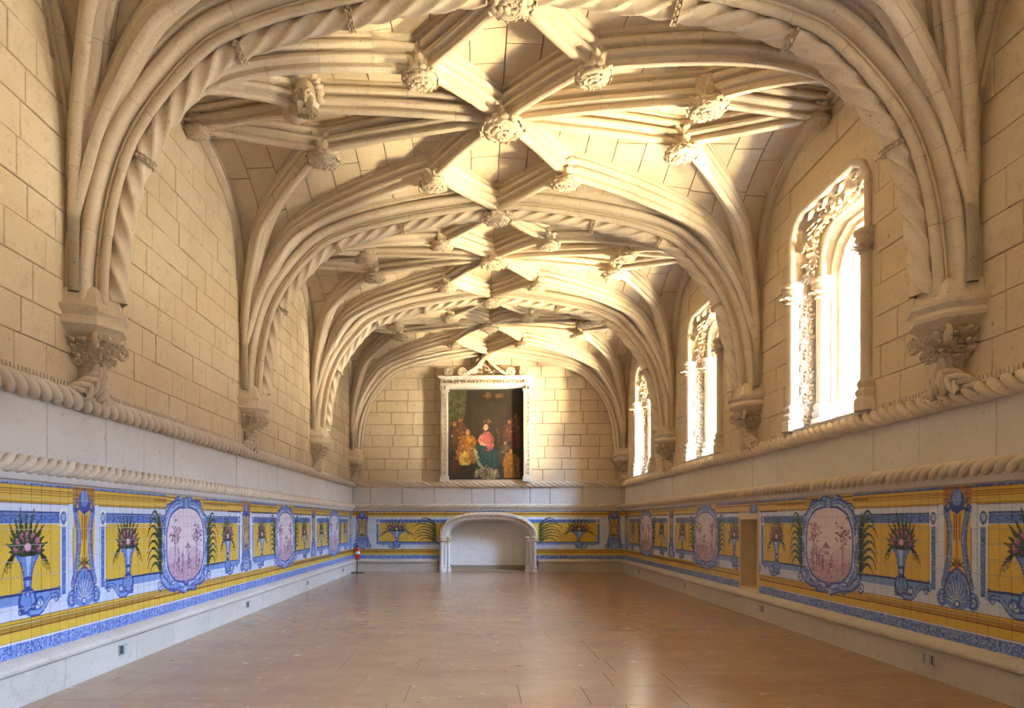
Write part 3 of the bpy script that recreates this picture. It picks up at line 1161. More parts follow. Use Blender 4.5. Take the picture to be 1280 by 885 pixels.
class Paint:
    """a small raster: s to the right, z up, metres"""

    def __init__(s, s0, s1, z0, z1, res):
        s.s0, s.z0, s.res = s0, z0, res
        s.w = int(round((s1 - s0) / res))
        s.h = int(round((z1 - z0) / res))
        s.a = np.zeros((s.h, s.w, 3))
        s.S, s.Z = np.meshgrid(s0 + (np.arange(s.w) + 0.5) * res, z0 + (np.arange(s.h) + 0.5) * res)
        s.rs = np.random.RandomState(5)

    def win(s, x0, x1, z0, z1):
        i0 = max(0, int((x0 - s.s0) / s.res) - 1)
        i1 = min(s.w, int((x1 - s.s0) / s.res) + 2)
        j0 = max(0, int((z0 - s.z0) / s.res) - 1)
        j1 = min(s.h, int((z1 - s.z0) / s.res) + 2)
        return (slice(j0, max(j0, j1)), slice(i0, max(i0, i1)))

    def put(s, w, mask, col, al=1.0):
        t = s.a[w]
        t[mask] = t[mask] * (1 - al) + np.asarray(col, float) * al

    def rect(s, x0, x1, z0, z1, col, al=1.0, rad=0.0):
        w = s.win(x0, x1, z0, z1)
        X, Z = s.S[w], s.Z[w]
        m = (X >= x0) & (X <= x1) & (Z >= z0) & (Z <= z1)
        if rad:
            dx = np.maximum(np.maximum(x0 + rad - X, X - x1 + rad), 0)
            dz = np.maximum(np.maximum(z0 + rad - Z, Z - z1 + rad), 0)
            m &= np.hypot(dx, dz) <= rad
        s.put(w, m, col, al)

    def speckle(s, x0, x1, z0, z1, c0, c1, amt=0.5):
        s.rect(x0, x1, z0, z1, c0)
        w = s.win(x0, x1, z0, z1)
        X, Z = s.S[w], s.Z[w]
        m = (X >= x0) & (X <= x1) & (Z >= z0) & (Z <= z1)
        n = s.rs.rand(*X.shape)
        n = (n + np.roll(n, 1, 0) + np.roll(n, 1, 1) + np.roll(n, (1, 1), (0, 1))) / 4
        s.put(w, m & (n < np.quantile(n, amt) if n.size else m), c1)

    def ell(s, cx, cz, rx, rz, col, al=1.0, ring=None):
        w = s.win(cx - rx, cx + rx, cz - rz, cz + rz)
        d = np.hypot((s.S[w] - cx) / rx, (s.Z[w] - cz) / rz)
        m = d <= 1
        if ring:
            m &= d >= 1 - ring
        s.put(w, m, col, al)

    def poly(s, pts, col, al=1.0):
        p = np.asarray(pts, float)
        w = s.win(p[:, 0].min(), p[:, 0].max(), p[:, 1].min(), p[:, 1].max())
        X, Z = s.S[w], s.Z[w]
        ins = np.zeros(X.shape, bool)
        j = len(p) - 1
        for i in range(len(p)):
            xi, zi = p[i]
            xj, zj = p[j]
            if zi != zj:
                ins ^= ((zi > Z) != (zj > Z)) & (X < (xj - xi) * (Z - zi) / (zj - zi) + xi)
            j = i
        s.put(w, ins, col, al)

    def line(s, pts, wd, col, al=1.0, taper=0.0):
        p = np.asarray(pts, float)
        w = s.win(p[:, 0].min() - wd, p[:, 0].max() + wd, p[:, 1].min() - wd, p[:, 1].max() + wd)
        X, Z = s.S[w], s.Z[w]
        m = np.zeros(X.shape, bool)
        n = len(p) - 1
        for i in range(n):
            d = p[i + 1] - p[i]
            L = max(np.dot(d, d), 1e-12)
            t = np.clip(((X - p[i, 0]) * d[0] + (Z - p[i, 1]) * d[1]) / L, 0, 1)
            ww = wd / 2 * (1 - taper * (i + t) / n)
            m |= np.hypot(X - p[i, 0] - t * d[0], Z - p[i, 1] - t * d[1]) <= ww
        s.put(w, m, col, al)

    def curve(s, pts, wd, col, al=1.0, taper=0.0, n=14):
        p = np.asarray(pts, float)
        t = np.linspace(0, 1, n)[:, None]
        if len(p) == 3:
            q = (1 - t) ** 2 * p[0] + 2 * t * (1 - t) * p[1] + t * t * p[2]
        else:
            q = (1 - t) ** 3 * p[0] + 3 * t * (1 - t) ** 2 * p[1] + 3 * t * t * (1 - t) * p[2] + t ** 3 * p[3]
        s.line(q, wd, col, al, taper)

    def spiral(s, cx, cz, r, turns, a0, wd, col, sg=1):
        t = np.linspace(0, 1, 26)
        a = a0 + sg * turns * 2 * PI * t
        q = np.stack([cx + r * (1 - 0.8 * t) * np.cos(a), cz + r * (1 - 0.8 * t) * np.sin(a)], 1)
        s.line(q, wd, col, 1.0, 0.4)

    def sample(s, x, z):
        i = np.clip(((np.asarray(x) - s.s0) / s.res).astype(int), 0, s.w - 1)
        j = np.clip(((np.asarray(z) - s.z0) / s.res).astype(int), 0, s.h - 1)
        return s.a[j, i]


PALE = (200, 209, 224)
WHITE = (224, 226, 226)
BLUE = (104, 138, 200)
DEEP = (40, 68, 150)
MIDB = (126, 156, 208)
NAVY = (30, 44, 92)
YEL = (212, 176, 66)
YEL2 = (190, 146, 44)
BRN = (112, 60, 30)
GRN = (58, 84, 44)
DGRN = (34, 52, 34)
PINK = (196, 130, 150)
PURP = (120, 74, 112)
LILAC = (222, 208, 214)


def bands(p, x0, x1):
    p.rect(x0, x1, 0.38, 2.0, PALE)
    p.speckle(x0, x1, 1.945, 1.99, MIDB, DEEP, 0.5)
    p.rect(x0, x1, 1.777, 1.945, YEL)
    for z, h, c in ((1.940, 0.008, BRN), (1.905, 0.008, BRN), (1.885, 0.012, BRN), (1.862, 0.006, BRN), (1.795, 0.012, BRN), (1.78, 0.006, NAVY)):
        p.rect(x0, x1, z - h / 2, z + h / 2, c)
    p.rect(x0, x1, 1.895, 1.90, YEL2)
    p.rect(x0, x1, 0.553, 0.746, YEL)
    for z, h in ((0.716, 0.010), (0.690, 0.010), (0.676, 0.006), (0.648, 0.014), (0.742, 0.006)):
        p.rect(x0, x1, z - h / 2, z + h / 2, BRN)
    p.rect(x0, x1, 0.655, 0.67, YEL2)
    p.rect(x0, x1, 0.538, 0.555, WHITE)
    p.rect(x0, x1, 0.552, 0.556, BRN)
    p.speckle(x0, x1, 0.38, 0.538, (150, 172, 216), (56, 86, 164), 0.5)


def panel(p, x0, x1, l=True, r=True):
    """blue framed yellow panel"""
    p.rect(x0 - 0.05, x1 + 0.05, 1.694, 1.704, DEEP)
    p.speckle(x0 - 0.02, x1 + 0.02, 1.594, 1.694, BLUE, DEEP, 0.45)
    p.speckle(x0 - 0.02, x1 + 0.02, 0.876, 0.965, MIDB, BLUE, 0.5)
    p.rect(x0 - 0.01, x1 + 0.01, 0.975, 1.597, WHITE, rad=0.06)
    p.rect(x0, x1, 0.955, 0.99, NAVY, rad=0.0)
    p.rect(x0, x1, 0.98, 1.590, YEL, rad=0.055)
    # marbling strokes
    for i in range(int((x1 - x0) * 90)):
        a, b = p.rs.uniform(x0 + 0.03, x1 - 0.03), p.rs.uniform(1.0, 1.56)
        p.line([(a, b), (a + p.rs.uniform(-0.03, 0.03), b + p.rs.uniform(0.01, 0.05))], 0.006, YEL2 if p.rs.rand() < 0.6 else (232, 196, 104), 0.8)
    for k, x in ((l, x0 - 0.085), (r, x1 + 0.02)):
        if k:
            p.speckle(x, x + 0.065, 0.90, 1.56, BLUE, DEEP, 0.45)
            p.rect(x - 0.012, x, 0.9, 1.56, WHITE)
            p.rect(x - 0.03, x + 0.095, 1.575, 1.735, WHITE)
            p.ell(x + 0.033, 1.65, 0.048, 0.065, BLUE)
            p.ell(x + 0.033, 1.65, 0.048, 0.065, DEEP, ring=0.25)
            p.spiral(x + 0.033, 1.65, 0.03, 1.0, 0.5, 0.012, PALE)


def vase(p, x, fl=1, spread=1.0):
    """horn-shaped vase with flowers on a scrolled foot; the foot sweeps towards fl"""
    # foot scrolls
    p.poly([(x - 0.07, 0.90), (x + 0.07, 0.90), (x + 0.09, 0.79), (x, 0.765), (x - 0.09, 0.79)], BLUE)
    for s_ in (-1, 1):
        p.curve([(x + s_ * 0.05, 0.99), (x + s_ * 0.16, 0.92), (x + s_ * 0.10, 0.78), (x + s_ * 0.02, 0.80)], 0.04, DEEP)
        p.curve([(x + s_ * 0.04, 0.98), (x + s_ * 0.12, 0.92), (x + s_ * 0.08, 0.80), (x + s_ * 0.02, 0.82)], 0.02, MIDB)
        p.spiral(x + s_ * 0.095, 0.815, 0.05, 1.2, 1.5, 0.018, DEEP, s_)
    q = [(x + fl * 0.04, 0.79), (x + fl * 0.30, 0.72), (x + fl * 0.24, 0.98), (x + fl * 0.46, 0.90)]
    p.curve(q, 0.075, DEEP, 1, 0.5, 22)
    p.curve(q, 0.042, MIDB, 1, 0.5, 22)
    p.spiral(x + fl * 0.42, 0.885, 0.05, 1.2, 2.0, 0.018, DEEP, -fl)
    p.spiral(x + fl * 0.17, 0.865, 0.06, 1.1, 0.0, 0.02, DEEP, fl)
    # horn
    p.poly([(x - 0.03, 0.92), (x + 0.03, 0.92), (x + 0.055, 1.10), (x + 0.06, 1.20), (x + 0.20 * spread, 1.33), (x + 0.10, 1.37), (x - 0.10, 1.37), (x - 0.20 * spread, 1.33), (x - 0.06, 1.20), (x - 0.055, 1.10)], BLUE)
    p.poly([(x - 0.012, 0.95), (x + 0.008, 0.95), (x + 0.02, 1.2), (x + 0.08, 1.34), (x - 0.02, 1.34)], (172, 192, 226))
    for xx in (-0.055, 0.055):
        p.curve([(x + xx * 0.5, 0.93), (x + xx, 1.12), (x + xx * 1.0, 1.22), (x + xx * 3.2 * spread, 1.34)], 0.016, DEEP)
    p.rect(x - 0.065, x + 0.065, 1.085, 1.12, DEEP)
    p.ell(x, 1.0, 0.05, 0.03, DEEP)
    # leaves and flowers
    R = random.Random(4)
    for i in range(13):
        a = PI * (-0.02 + 1.04 * i / 12)
        L = 0.24 + 0.12 * math.sin(a) ** 2 + (0.05 if i % 2 else 0)
        cx, cz = x + 0.08 * math.cos(a), 1.34
        tip = (cx + L * spread * 0.72 * math.cos(a), cz + L * 0.98 * math.sin(a) + 0.02)
        md = (cx + L * 0.5 * spread * math.cos(a + 0.25), cz + L * 0.6 * math.sin(a) + 0.02)
        p.curve([(cx, cz), md, tip], 0.085, DGRN, 1, 0.9)
        p.curve([(cx, cz), md, tip], 0.05, GRN, 1, 0.95)
    for i in range(5):
        for sg in (-1, 1):
            p.curve([(x + sg * 0.15 * spread, 1.33), (x + sg * (0.22 + 0.02 * i) * spread, 1.30), (x + sg * (0.22 + 0.03 * i) * spread, 1.20 - 0.02 * i)], 0.022, DGRN, 1, 0.7)
    for i in range(13):
        a = PI * (0.05 + 0.9 * i / 12)
        rr = 0.09 if i % 2 else 0.165
        fx_, fz_ = x + rr * spread * math.cos(a), 1.35 + rr * 0.85 * math.sin(a)
        p.ell(fx_, fz_, 0.040, 0.042, PURP)
        p.ell(fx_ + 0.004, fz_ + 0.008, 0.028, 0.026, PINK)
        p.ell(fx_, fz_ + 0.004, 0.013, 0.013, (150, 70, 96))
    for i in range(6):
        a = PI * (0.08 + 0.84 * i / 5)
        q = [(x + 0.09 * math.cos(a), 1.36 + 0.06 * math.sin(a)), (x + 0.17 * spread * math.cos(a + 0.2), 1.36 + 0.17 * math.sin(a)), (x + 0.23 * spread * math.cos(a), 1.36 + 0.24 * math.sin(a))]
        p.curve(q, 0.05, DGRN, 1, 0.9)
        p.curve(q, 0.025, GRN, 1, 0.9)
    p.ell(x, 1.38, 0.05, 0.045, PURP)
    p.ell(x, 1.385, 0.042, 0.036, (222, 168, 184))


def palm(p, x, sg, L=0.28):
    """dark palm fronds leaning towards sg"""
    p.curve([(x - sg * 0.03, 0.98), (x, 1.25), (x + sg * 0.0, 1.55)], 0.05, DGRN, 1, 0.5)
    p.curve([(x - sg * 0.03, 0.98), (x, 1.25), (x + sg * 0.02, 1.72)], 0.016, GRN)
    R = random.Random(6)
    for i in range(8):
        z = 1.02 + 0.078 * i
        l = L * (0.55 + 0.5 * math.sin(PI * (i + 1) / 9)) * R.uniform(0.85, 1.15)
        lift = 0.10 + 0.018 * i
        q = [(x - sg * 0.02, z - 0.06), (x + sg * l * 0.35, z + lift + 0.04), (x + sg * l * 0.8, z + lift), (x + sg * l, z - 0.07 + 0.012 * i)]
        p.curve(q, 0.062, DGRN, 1, 0.85)
        p.curve([(a, b + 0.006) for a, b in q], 0.022, GRN, 1, 0.85)


def pilaster(p, x):
    p.rect(x - 0.27, x + 0.27, 0.75, 1.79, PALE)
    p.rect(x - 0.20, x + 0.20, 1.77, 1.985, (170, 122, 60))
    for z in (1.94, 1.88, 1.83):
        p.rect(x - 0.20, x + 0.20, z, z + 0.012, BRN)
    p.rect(x - 0.19, x + 0.19, 0.95, 1.78, YEL)
    p.rect(x + 0.10, x + 0.16, 0.95, 1.74, (188, 110, 56))
    p.rect(x - 0.16, x - 0.13, 0.95, 1.74, (226, 190, 110))
    # scrolled sides
    for s_ in (-1, 1):
        q = [(x + s_ * 0.17, 1.74), (x + s_ * 0.06, 1.5), (x + s_ * 0.09, 1.3), (x + s_ * 0.20, 0.98)]
        p.curve(q, 0.075, DEEP, 1, 0, 20)
        p.curve(q, 0.05, MIDB, 1, 0, 20)
        p.curve([(a + s_ * 0.008, b) for a, b in q], 0.012, DEEP, 1, 0, 20)
        p.spiral(x + s_ * 0.15, 1.76, 0.06, 1.2, PI / 2, 0.022, DEEP, s_)
        p.line([(x + s_ * 0.20, 1.0), (x + s_ * 0.20, 1.55)], 0.012, BRN)
        p.ell(x + s_ * 0.22, 0.84, 0.085, 0.09, BLUE)
        p.spiral(x + s_ * 0.22, 0.84, 0.085, 1.4, PI / 2, 0.024, DEEP, s_)
        p.spiral(x + s_ * 0.22, 0.84, 0.06, 1.2, PI / 2, 0.012, PALE, s_)
    # crowning shell
    p.poly([(x - 0.10, 1.74), (x - 0.09, 1.88), (x, 1.95), (x + 0.09, 1.88), (x + 0.10, 1.74), (x, 1.68)], DEEP)
    p.ell(x, 1.85, 0.065, 0.085, BLUE)
    p.ell(x - 0.015, 1.87, 0.03, 0.045, MIDB)
    p.line([(x - 0.18, 1.74), (x + 0.18, 1.74)], 0.02, DEEP)
    # pendants
    for dx in (-0.035, 0, 0.035):
        p.line([(x + dx, 1.68), (x + dx, 1.44 if dx else 1.32)], 0.016, (150, 70, 40))
    p.ell(x, 1.28, 0.03, 0.10, YEL2)
    for a in range(7):
        an = PI * a / 6
        p.curve([(x, 1.16), (x + 0.05 * math.cos(an), 1.2), (x + 0.10 * math.cos(an), 1.16 + 0.10 * math.sin(an))], 0.03, DGRN, 1, 0.6)
    p.ell(x, 1.17, 0.03, 0.03, (170, 80, 60))
    # fan shell at the foot
    p.poly([(x - 0.19, 0.80), (x - 0.14, 1.0), (x - 0.07, 1.10), (x, 1.13), (x + 0.07, 1.10), (x + 0.14, 1.0), (x + 0.19, 0.80), (x + 0.08, 0.745), (x - 0.08, 0.745)], BLUE)
    for i in range(9):
        an = PI * (0.06 + 0.88 * i / 8)
        p.curve([(x, 0.80), (x + 0.1 * math.cos(an), 0.80 + 0.14 * math.sin(an)), (x + 0.17 * math.cos(an), 0.80 + 0.28 * math.sin(an))], 0.016, DEEP)
        p.curve([(x + 0.01, 0.80), (x + 0.01 + 0.1 * math.cos(an), 0.80 + 0.14 * math.sin(an)), (x + 0.01 + 0.14 * math.cos(an), 0.80 + 0.22 * math.sin(an))], 0.012, PALE)
    p.ell(x, 0.80, 0.05, 0.04, DEEP)
    p.ell(x, 0.80, 0.03, 0.022, PALE)
    for s_ in (-1, 1):
        p.curve([(x + s_ * 0.19, 0.80), (x + s_ * 0.21, 1.0), (x + s_ * 0.12, 1.10), (x + s_ * 0.02, 1.14)], 0.03, DEEP)


def cartouche(p, x, seed):
    R = np.random.RandomState(seed)
    hw, zc, hh = 0.60, 1.30, 0.50
    # break in the cornice
    p.rect(x - 0.62, x + 0.62, 1.777, 1.985, YEL)
    for z in (1.965, 1.93, 1.885, 1.84, 1.80):
        p.rect(x - 0.62, x + 0.62, z, z + 0.008, BRN)

    def outline(k, lob, n=150, ph=0):
        pts = []
        for i in range(n):
            a = 2 * PI * i / n
            c, s_ = math.cos(a), math.sin(a)
            e = 2.7
            r = (abs(c) ** e + abs(s_) ** e) ** (-1 / e)
            w = 1 + lob * math.sin(a * 14 + ph)
            pts.append((x + (hw + k) * r * c * w, zc + (hh + k) * r * s_ * w))
        return pts
    p.poly(outline(0.16, 0.035), DEEP)
    p.poly(outline(0.135, 0.03), MIDB)
    p.poly(outline(0.09, 0.02, ph=1.5), DEEP)
    p.poly(outline(0.075, 0.015, ph=1.5), (168, 188, 226))
    p.poly(outline(0.03, 0.01), DEEP)
    # scroll work around
    for i in range(22):
        a = 2 * PI * (i + 0.5) / 22
        c, s_ = math.cos(a), math.sin(a)
        r = (abs(c) ** 2.7 + abs(s_) ** 2.7) ** (-1 / 2.7)
        p.spiral(x + (hw + 0.10) * r * c, zc + (hh + 0.10) * r * s_, 0.06, 1.2, a, 0.018, DEEP if i % 2 else PALE, 1 if i % 2 else -1)
    for s_ in (-1, 1):
        p.curve([(x + s_ * 0.30, 0.74), (x + s_ * 0.75, 0.70), (x + s_ * 0.80, 1.0)], 0.10, DEEP, 1, 0.5)
        p.curve([(x + s_ * 0.30, 0.75), (x + s_ * 0.73, 0.72), (x + s_ * 0.78, 0.98)], 0.06, MIDB, 1, 0.5)
        p.spiral(x + s_ * 0.80, 0.80, 0.08, 1.4, 0.0, 0.026, DEEP, s_)
        p.spiral(x + s_ * 0.45, 0.76, 0.07, 1.3, 1.0, 0.022, DEEP, -s_)
        p.curve([(x + s_ * 0.05, 1.84), (x + s_ * 0.3, 1.98), (x + s_ * 0.62, 1.72)], 0.07, DEEP, 1, 0.3)
        p.curve([(x + s_ * 0.05, 1.84), (x + s_ * 0.3, 1.96), (x + s_ * 0.60, 1.72)], 0.035, MIDB, 1, 0.3)
    p.ell(x, 1.86, 0.09, 0.10, DEEP)
    p.ell(x, 1.87, 0.06, 0.07, MIDB)
    p.ell(x, 0.79, 0.09, 0.07, DEEP)
    p.ell(x, 0.80, 0.06, 0.045, (140, 120, 190))
    # the lilac scene: ground, trees, a wall and small figures drawn as loose strokes
    inner = outline(0.0, 0.006)
    p.poly(inner, LILAC)
    w = p.win(x - 0.7, x + 0.7, 0.7, 1.9)
    keep = p.a[w].copy()
    q = Paint(p.s0, p.s0 + p.w * p.res, p.z0, p.z0 + p.h * p.res, p.res)
    q.a[:] = p.a
    A_, B_, C_ = (196, 164, 178), (158, 112, 138), (104, 62, 98)
    gz = 1.12 + R.uniform(-0.04, 0.04)
    q.poly([(x - 0.7, gz + 0.1), (x - 0.35, gz + 0.22), (x - 0.05, gz + 0.08), (x + 0.3, gz + 0.18), (x + 0.7, gz + 0.05), (x + 0.7, gz - 0.1), (x - 0.7, gz - 0.1)], (208, 186, 200))
    q.poly([(x - 0.7, 0.7), (x - 0.7, gz), (x - 0.2, gz - 0.05), (x + 0.2, gz + 0.03), (x + 0.7, gz - 0.04), (x + 0.7, 0.7)], A_)
    # trees with rounded heads on both sides
    for sg in (-1, 1):
        tx = x + sg * R.uniform(0.34, 0.44)
        q.curve([(tx, gz - 0.15), (tx - sg * 0.05, gz + 0.12), (tx + sg * 0.02, gz + 0.32)], 0.035, B_, 1, 0.3)
        for k in range(46):
            a, b = tx + R.normal(0, 0.09), gz + 0.36 + R.normal(0, 0.07)
            q.ell(a, b, R.uniform(0.018, 0.035), R.uniform(0.012, 0.022), (B_, C_, (184, 146, 166))[R.randint(3)], 0.9)
    # house far away
    hx = x + R.uniform(-0.12, 0.12)
    q.rect(hx - 0.09, hx + 0.09, gz + 0.02, gz + 0.16, (214, 196, 206))
    q.poly([(hx - 0.11, gz + 0.16), (hx + 0.11, gz + 0.16), (hx, gz + 0.25)], B_)
    for k in (-0.05, 0.0, 0.05):
        q.rect(hx + k - 0.01, hx + k + 0.01, gz + 0.07, gz + 0.12, C_)
    # small standing and sitting figures
    for i in range(9):
        fx_ = x + R.uniform(-0.45, 0.45)
        fz_ = R.uniform(0.90, 1.06)
        h = R.uniform(0.15, 0.24)
        for k in range(7):
            q.curve([(fx_ + R.uniform(-0.02, 0.02), fz_ + h * 0.85), (fx_ + R.uniform(-0.05, 0.05), fz_ + h * 0.5), (fx_ + R.uniform(-0.05, 0.05), fz_)], 0.014, (B_, C_, (222, 204, 212))[R.randint(3)])
        q.ell(fx_, fz_ + h, 0.02, 0.024, C_)
        q.ell(fx_ + 0.003, fz_ + h - 0.003, 0.013, 0.016, (214, 184, 180))
        q.line([(fx_ + 0.02, fz_ + h * 0.7), (fx_ + R.uniform(-0.1, 0.1), fz_ + h * 0.55)], 0.013, C_)
    # ground strokes and a few clouds
    for i in range(150):
        a, b = x + R.uniform(-0.56, 0.56), R.uniform(0.80, gz)
        q.line([(a, b), (a + R.uniform(0.02, 0.09), b + R.uniform(-0.012, 0.012))], 0.007, (B_, C_)[R.randint(2)], 0.7)
    for i in range(26):
        a, b = x + R.uniform(-0.45, 0.4), R.uniform(1.52, 1.70)
        q.line([(a, b), (a + R.uniform(0.05, 0.14), b + R.uniform(-0.01, 0.01))], 0.008, (204, 186, 200), 0.8)
    mk = Paint(p.s0, p.s0 + p.w * p.res, p.z0, p.z0 + p.h * p.res, p.res)
    mk.poly(inner, (1, 1, 1))
    msk = mk.a[..., 0] > 0.5
    p.a[msk] = q.a[msk]


RES = 0.005
# one painting of a bay, from pilaster to pilaster, drawn in half and mirrored, then the scenes on top
BL = 5.025


def bay_paint(seed):
    p = Paint(-0.3, BL + 0.3, 0.38, 2.0, RES)
    bands(p, -0.4, BL + 0.4)
    panel(p, 0.41, 1.98, True, False)
    panel(p, BL - 1.98, BL - 0.41, False, True)
    for x in (0, BL):
        pilaster(p, x)
    vase(p, 0.90, -1)
    vase(p, BL - 0.90, 1)
    cartouche(p, BL / 2, seed)
    palm(p, 1.72, -1, 0.36)
    palm(p, BL - 1.72, 1, 0.36)
    p.a = lin(p.a)
    return p


PB = [bay_paint(s) for s in (21, 22, 23)]


def side_col(rev):
    def f(a, z):
        """a = distance along the hall"""
        out = np.zeros(np.shape(a) + (3,))
        k = np.floor((a - 7.01) / BL).astype(int)
        loc = a - 7.01 - k * BL
        for b in range(-2, 5):
            m = k == b
            if m.any():
                out[m] = PB[(b + 3 + rev) % 3].sample(loc[m], z[m])
        return out
    return f


def end_paint():
    p = Paint(-4.5, 4.5, 0.38, 2.0, RES)
    bands(p, -4.6, 4.6)
    for s_ in (-1, 1):
        x0, x1 = sorted((s_ * 3.52, s_ * 1.3))
        panel(p, x0, x1, s_ < 0, s_ > 0)
        pilaster(p, s_ * 4.08)
        vase(p, s_ * 2.95, s_, 1.7)
        palm(p, s_ * 1.70, s_, 0.72)
    p.a = lin(p.a)
    return p


PE = end_paint()
end_col = lambda a, z: PE.sample(a, z)


def tile_mesh(side, a0, a1, z0, z1, nu, nv, col, face=0.0):
    g, b = 0.0012, 0.003
    U = np.concatenate([[a0 + g], np.linspace(a0 + g + b, a1 - g - b, nu + 1), [a1 - g]])
    V = np.concatenate([[z0 + g], np.linspace(z0 + g + b, z1 - g - b, nv + 1), [z1 - g]])
    A, Z = np.meshgrid(U, V, indexing='ij')
    O = np.full(A.shape, face)
    O[0, :] = O[-1, :] = O[:, 0] = O[:, -1] = -0.006
    if side == 'left':
        P = np.stack([-HW + O, A, Z], -1)
    elif side == 'right':
        P = np.stack([HW - O, A, Z], -1)
    else:
        P = np.stack([A, YE - O, Z], -1)
    C = col(A, Z)
    return P, C


def colour(me, C):
    at = me.color_attributes.new('paint', 'FLOAT_COLOR', 'POINT')
    C4 = np.concatenate([C.reshape(-1, 3), np.ones((C.size // 3, 1))], 1)
    at.data.foreach_set('color', C4.astype(np.float32).ravel())


TS = 0.1415


def dado(side, a0, a1, col, label, limit, holes=(), backing=None, drop=None):
    root_m = MB()
    e = sorted(backing if backing is not None else holes)
    spans = []
    x = a0
    for h in e:
        spans.append((x, h[0], 0.36, 2.0))
        spans.append((h[0], h[1], 0.36, h[2]))
        spans.append((h[0], h[1], h[3], 2.0))
        x = h[1]
    spans.append((x, a1, 0.36, 2.0))
    for (s0, s1, z0, z1) in spans:
        if z1 - z0 > 0.01:
            wbox(root_m, side, s0, s1, z0, z1, -0.022, -0.005)
    root = root_m.build('tile_dado', M_GROUT)
    tag(root, label, 'tile panel')
    cells = []
    nc = int(round((a1 - a0) / TS))
    for i in range(nc):
        for j in range(11):
            u0, u1 = a0 + (a1 - a0) * i / nc, a0 + (a1 - a0) * (i + 1) / nc
            v0, v1 = 0.412 + TS * j, 0.412 + TS * (j + 1)
            parts = [(u0, u1, v0, v1)]
            for (h0, h1, hz0, hz1) in holes:
                nw = []
                for (c0, c1, d0, d1) in parts:
                    if c1 <= h0 or c0 >= h1 or d1 <= hz0 or d0 >= hz1:
                        nw.append((c0, c1, d0, d1))
                    else:
                        if c0 < h0 - 0.01:
                            nw.append((c0, h0, d0, d1))
                        if c1 > h1 + 0.01:
                            nw.append((h1, c1, d0, d1))
                        m0, m1 = max(c0, h0), min(c1, h1)
                        if d0 < hz0 - 0.01:
                            nw.append((m0, m1, d0, hz0))
                        if d1 > hz1 + 0.01:
                            nw.append((m0, m1, hz1, d1))
                parts = nw
            cells += [c for c in parts if not (drop and drop(c))]
    if side != 'back':
        cells.sort(key=lambda c: (0 if c[0] > 5.75 else 1, c[0], c[2]))
    R = random.Random(2)
    V, F, CC, n = [], [], [], 0
    for k, c in enumerate(cells):
        dist = c[0] if side != 'back' else 22
        nu, nv = (12, 18) if dist < 8.5 else (9, 16) if dist < 11 else (7, 14) if dist < 15 else (7, 10)
        if side == 'back':
            nu, nv = 8, 8
        P, C = tile_mesh(side, *c, nu, nv, col, R.uniform(0, 0.0015))
        q = MB()
        q.grid(P)
        if k < limit:
            me = bpy.data.meshes.new('tile')
            me.from_pydata(P.reshape(-1, 3).tolist(), [], q.f)
            finish(me, M_TILE)
            colour(me, C)
            link('tile', me, root)
        else:
            V.append(P.reshape(-1, 3))
            CC.append(C.reshape(-1, 3))
            F.append(np.array(q.f) + n)
            n += P.size // 3
    if V:
        me = bpy.data.meshes.new('tiles_beyond')
        vv = np.concatenate(V)
        ff = np.concatenate(F)
        me.from_pydata(vv.tolist(), [], ff.tolist())
        finish(me, M_TILE)
        colour(me, np.concatenate(CC))
        link('tiles_beyond', me, root, 'stuff')
    return root


dado('left', 2.2, YE, side_col(0), 'blue, white and yellow painted tile dado along the windowless left wall', 300)
DW = (DOOR[0] - 0.05, DOOR[1] + 0.05, 0.41, DOOR[3] + 0.09)
dado('right', 2.2, YE, side_col(1), 'painted tile dado under the windows, broken by a narrow doorway', 300, [DW])


def in_arch(c):
    """tile wholly inside the niche arch"""
    def ins(x, z):
        if z < 1.12:
            return abs(x - 0.01) < 1.46
        k = abs(x - 0.01) / 1.46
        if k >= 1:
            return False
        cs = k ** (1 / 0.72)
        return z < 1.12 + 0.68 * math.sqrt(max(0, 1 - cs * cs)) ** 0.85
    return all(ins(x, z) for x in c[:2] for z in c[2:])


dado('back', -HW, HW, end_col, 'painted tile dado on the end wall around the white arched niche', 0, (), [(-1.28, 1.30, 0.36, 1.58)], in_arch)

# ------------------------------------------------------------------ narrow doorway in the right wall
m = MB()
y0, y1, z0, z1 = DOOR
for (a, b, c_, d) in ((y0 - 0.05, y0 + 0.012, z0 - 0.05, z1 + 0.09), (y1 - 0.012, y1 + 0.05, z0 - 0.05, z1 + 0.09), (y0 + 0.012, y1 - 0.012, z1 - 0.012, z1 + 0.09), (y0 + 0.012, y1 - 0.012, z0 - 0.05, z0 + 0.012)):
    wbox(m, 'right', a, b, c_, d, -0.56, 0.008)
m.build('door_1', M_WALL, kind='structure')

# ------------------------------------------------------------------ windows


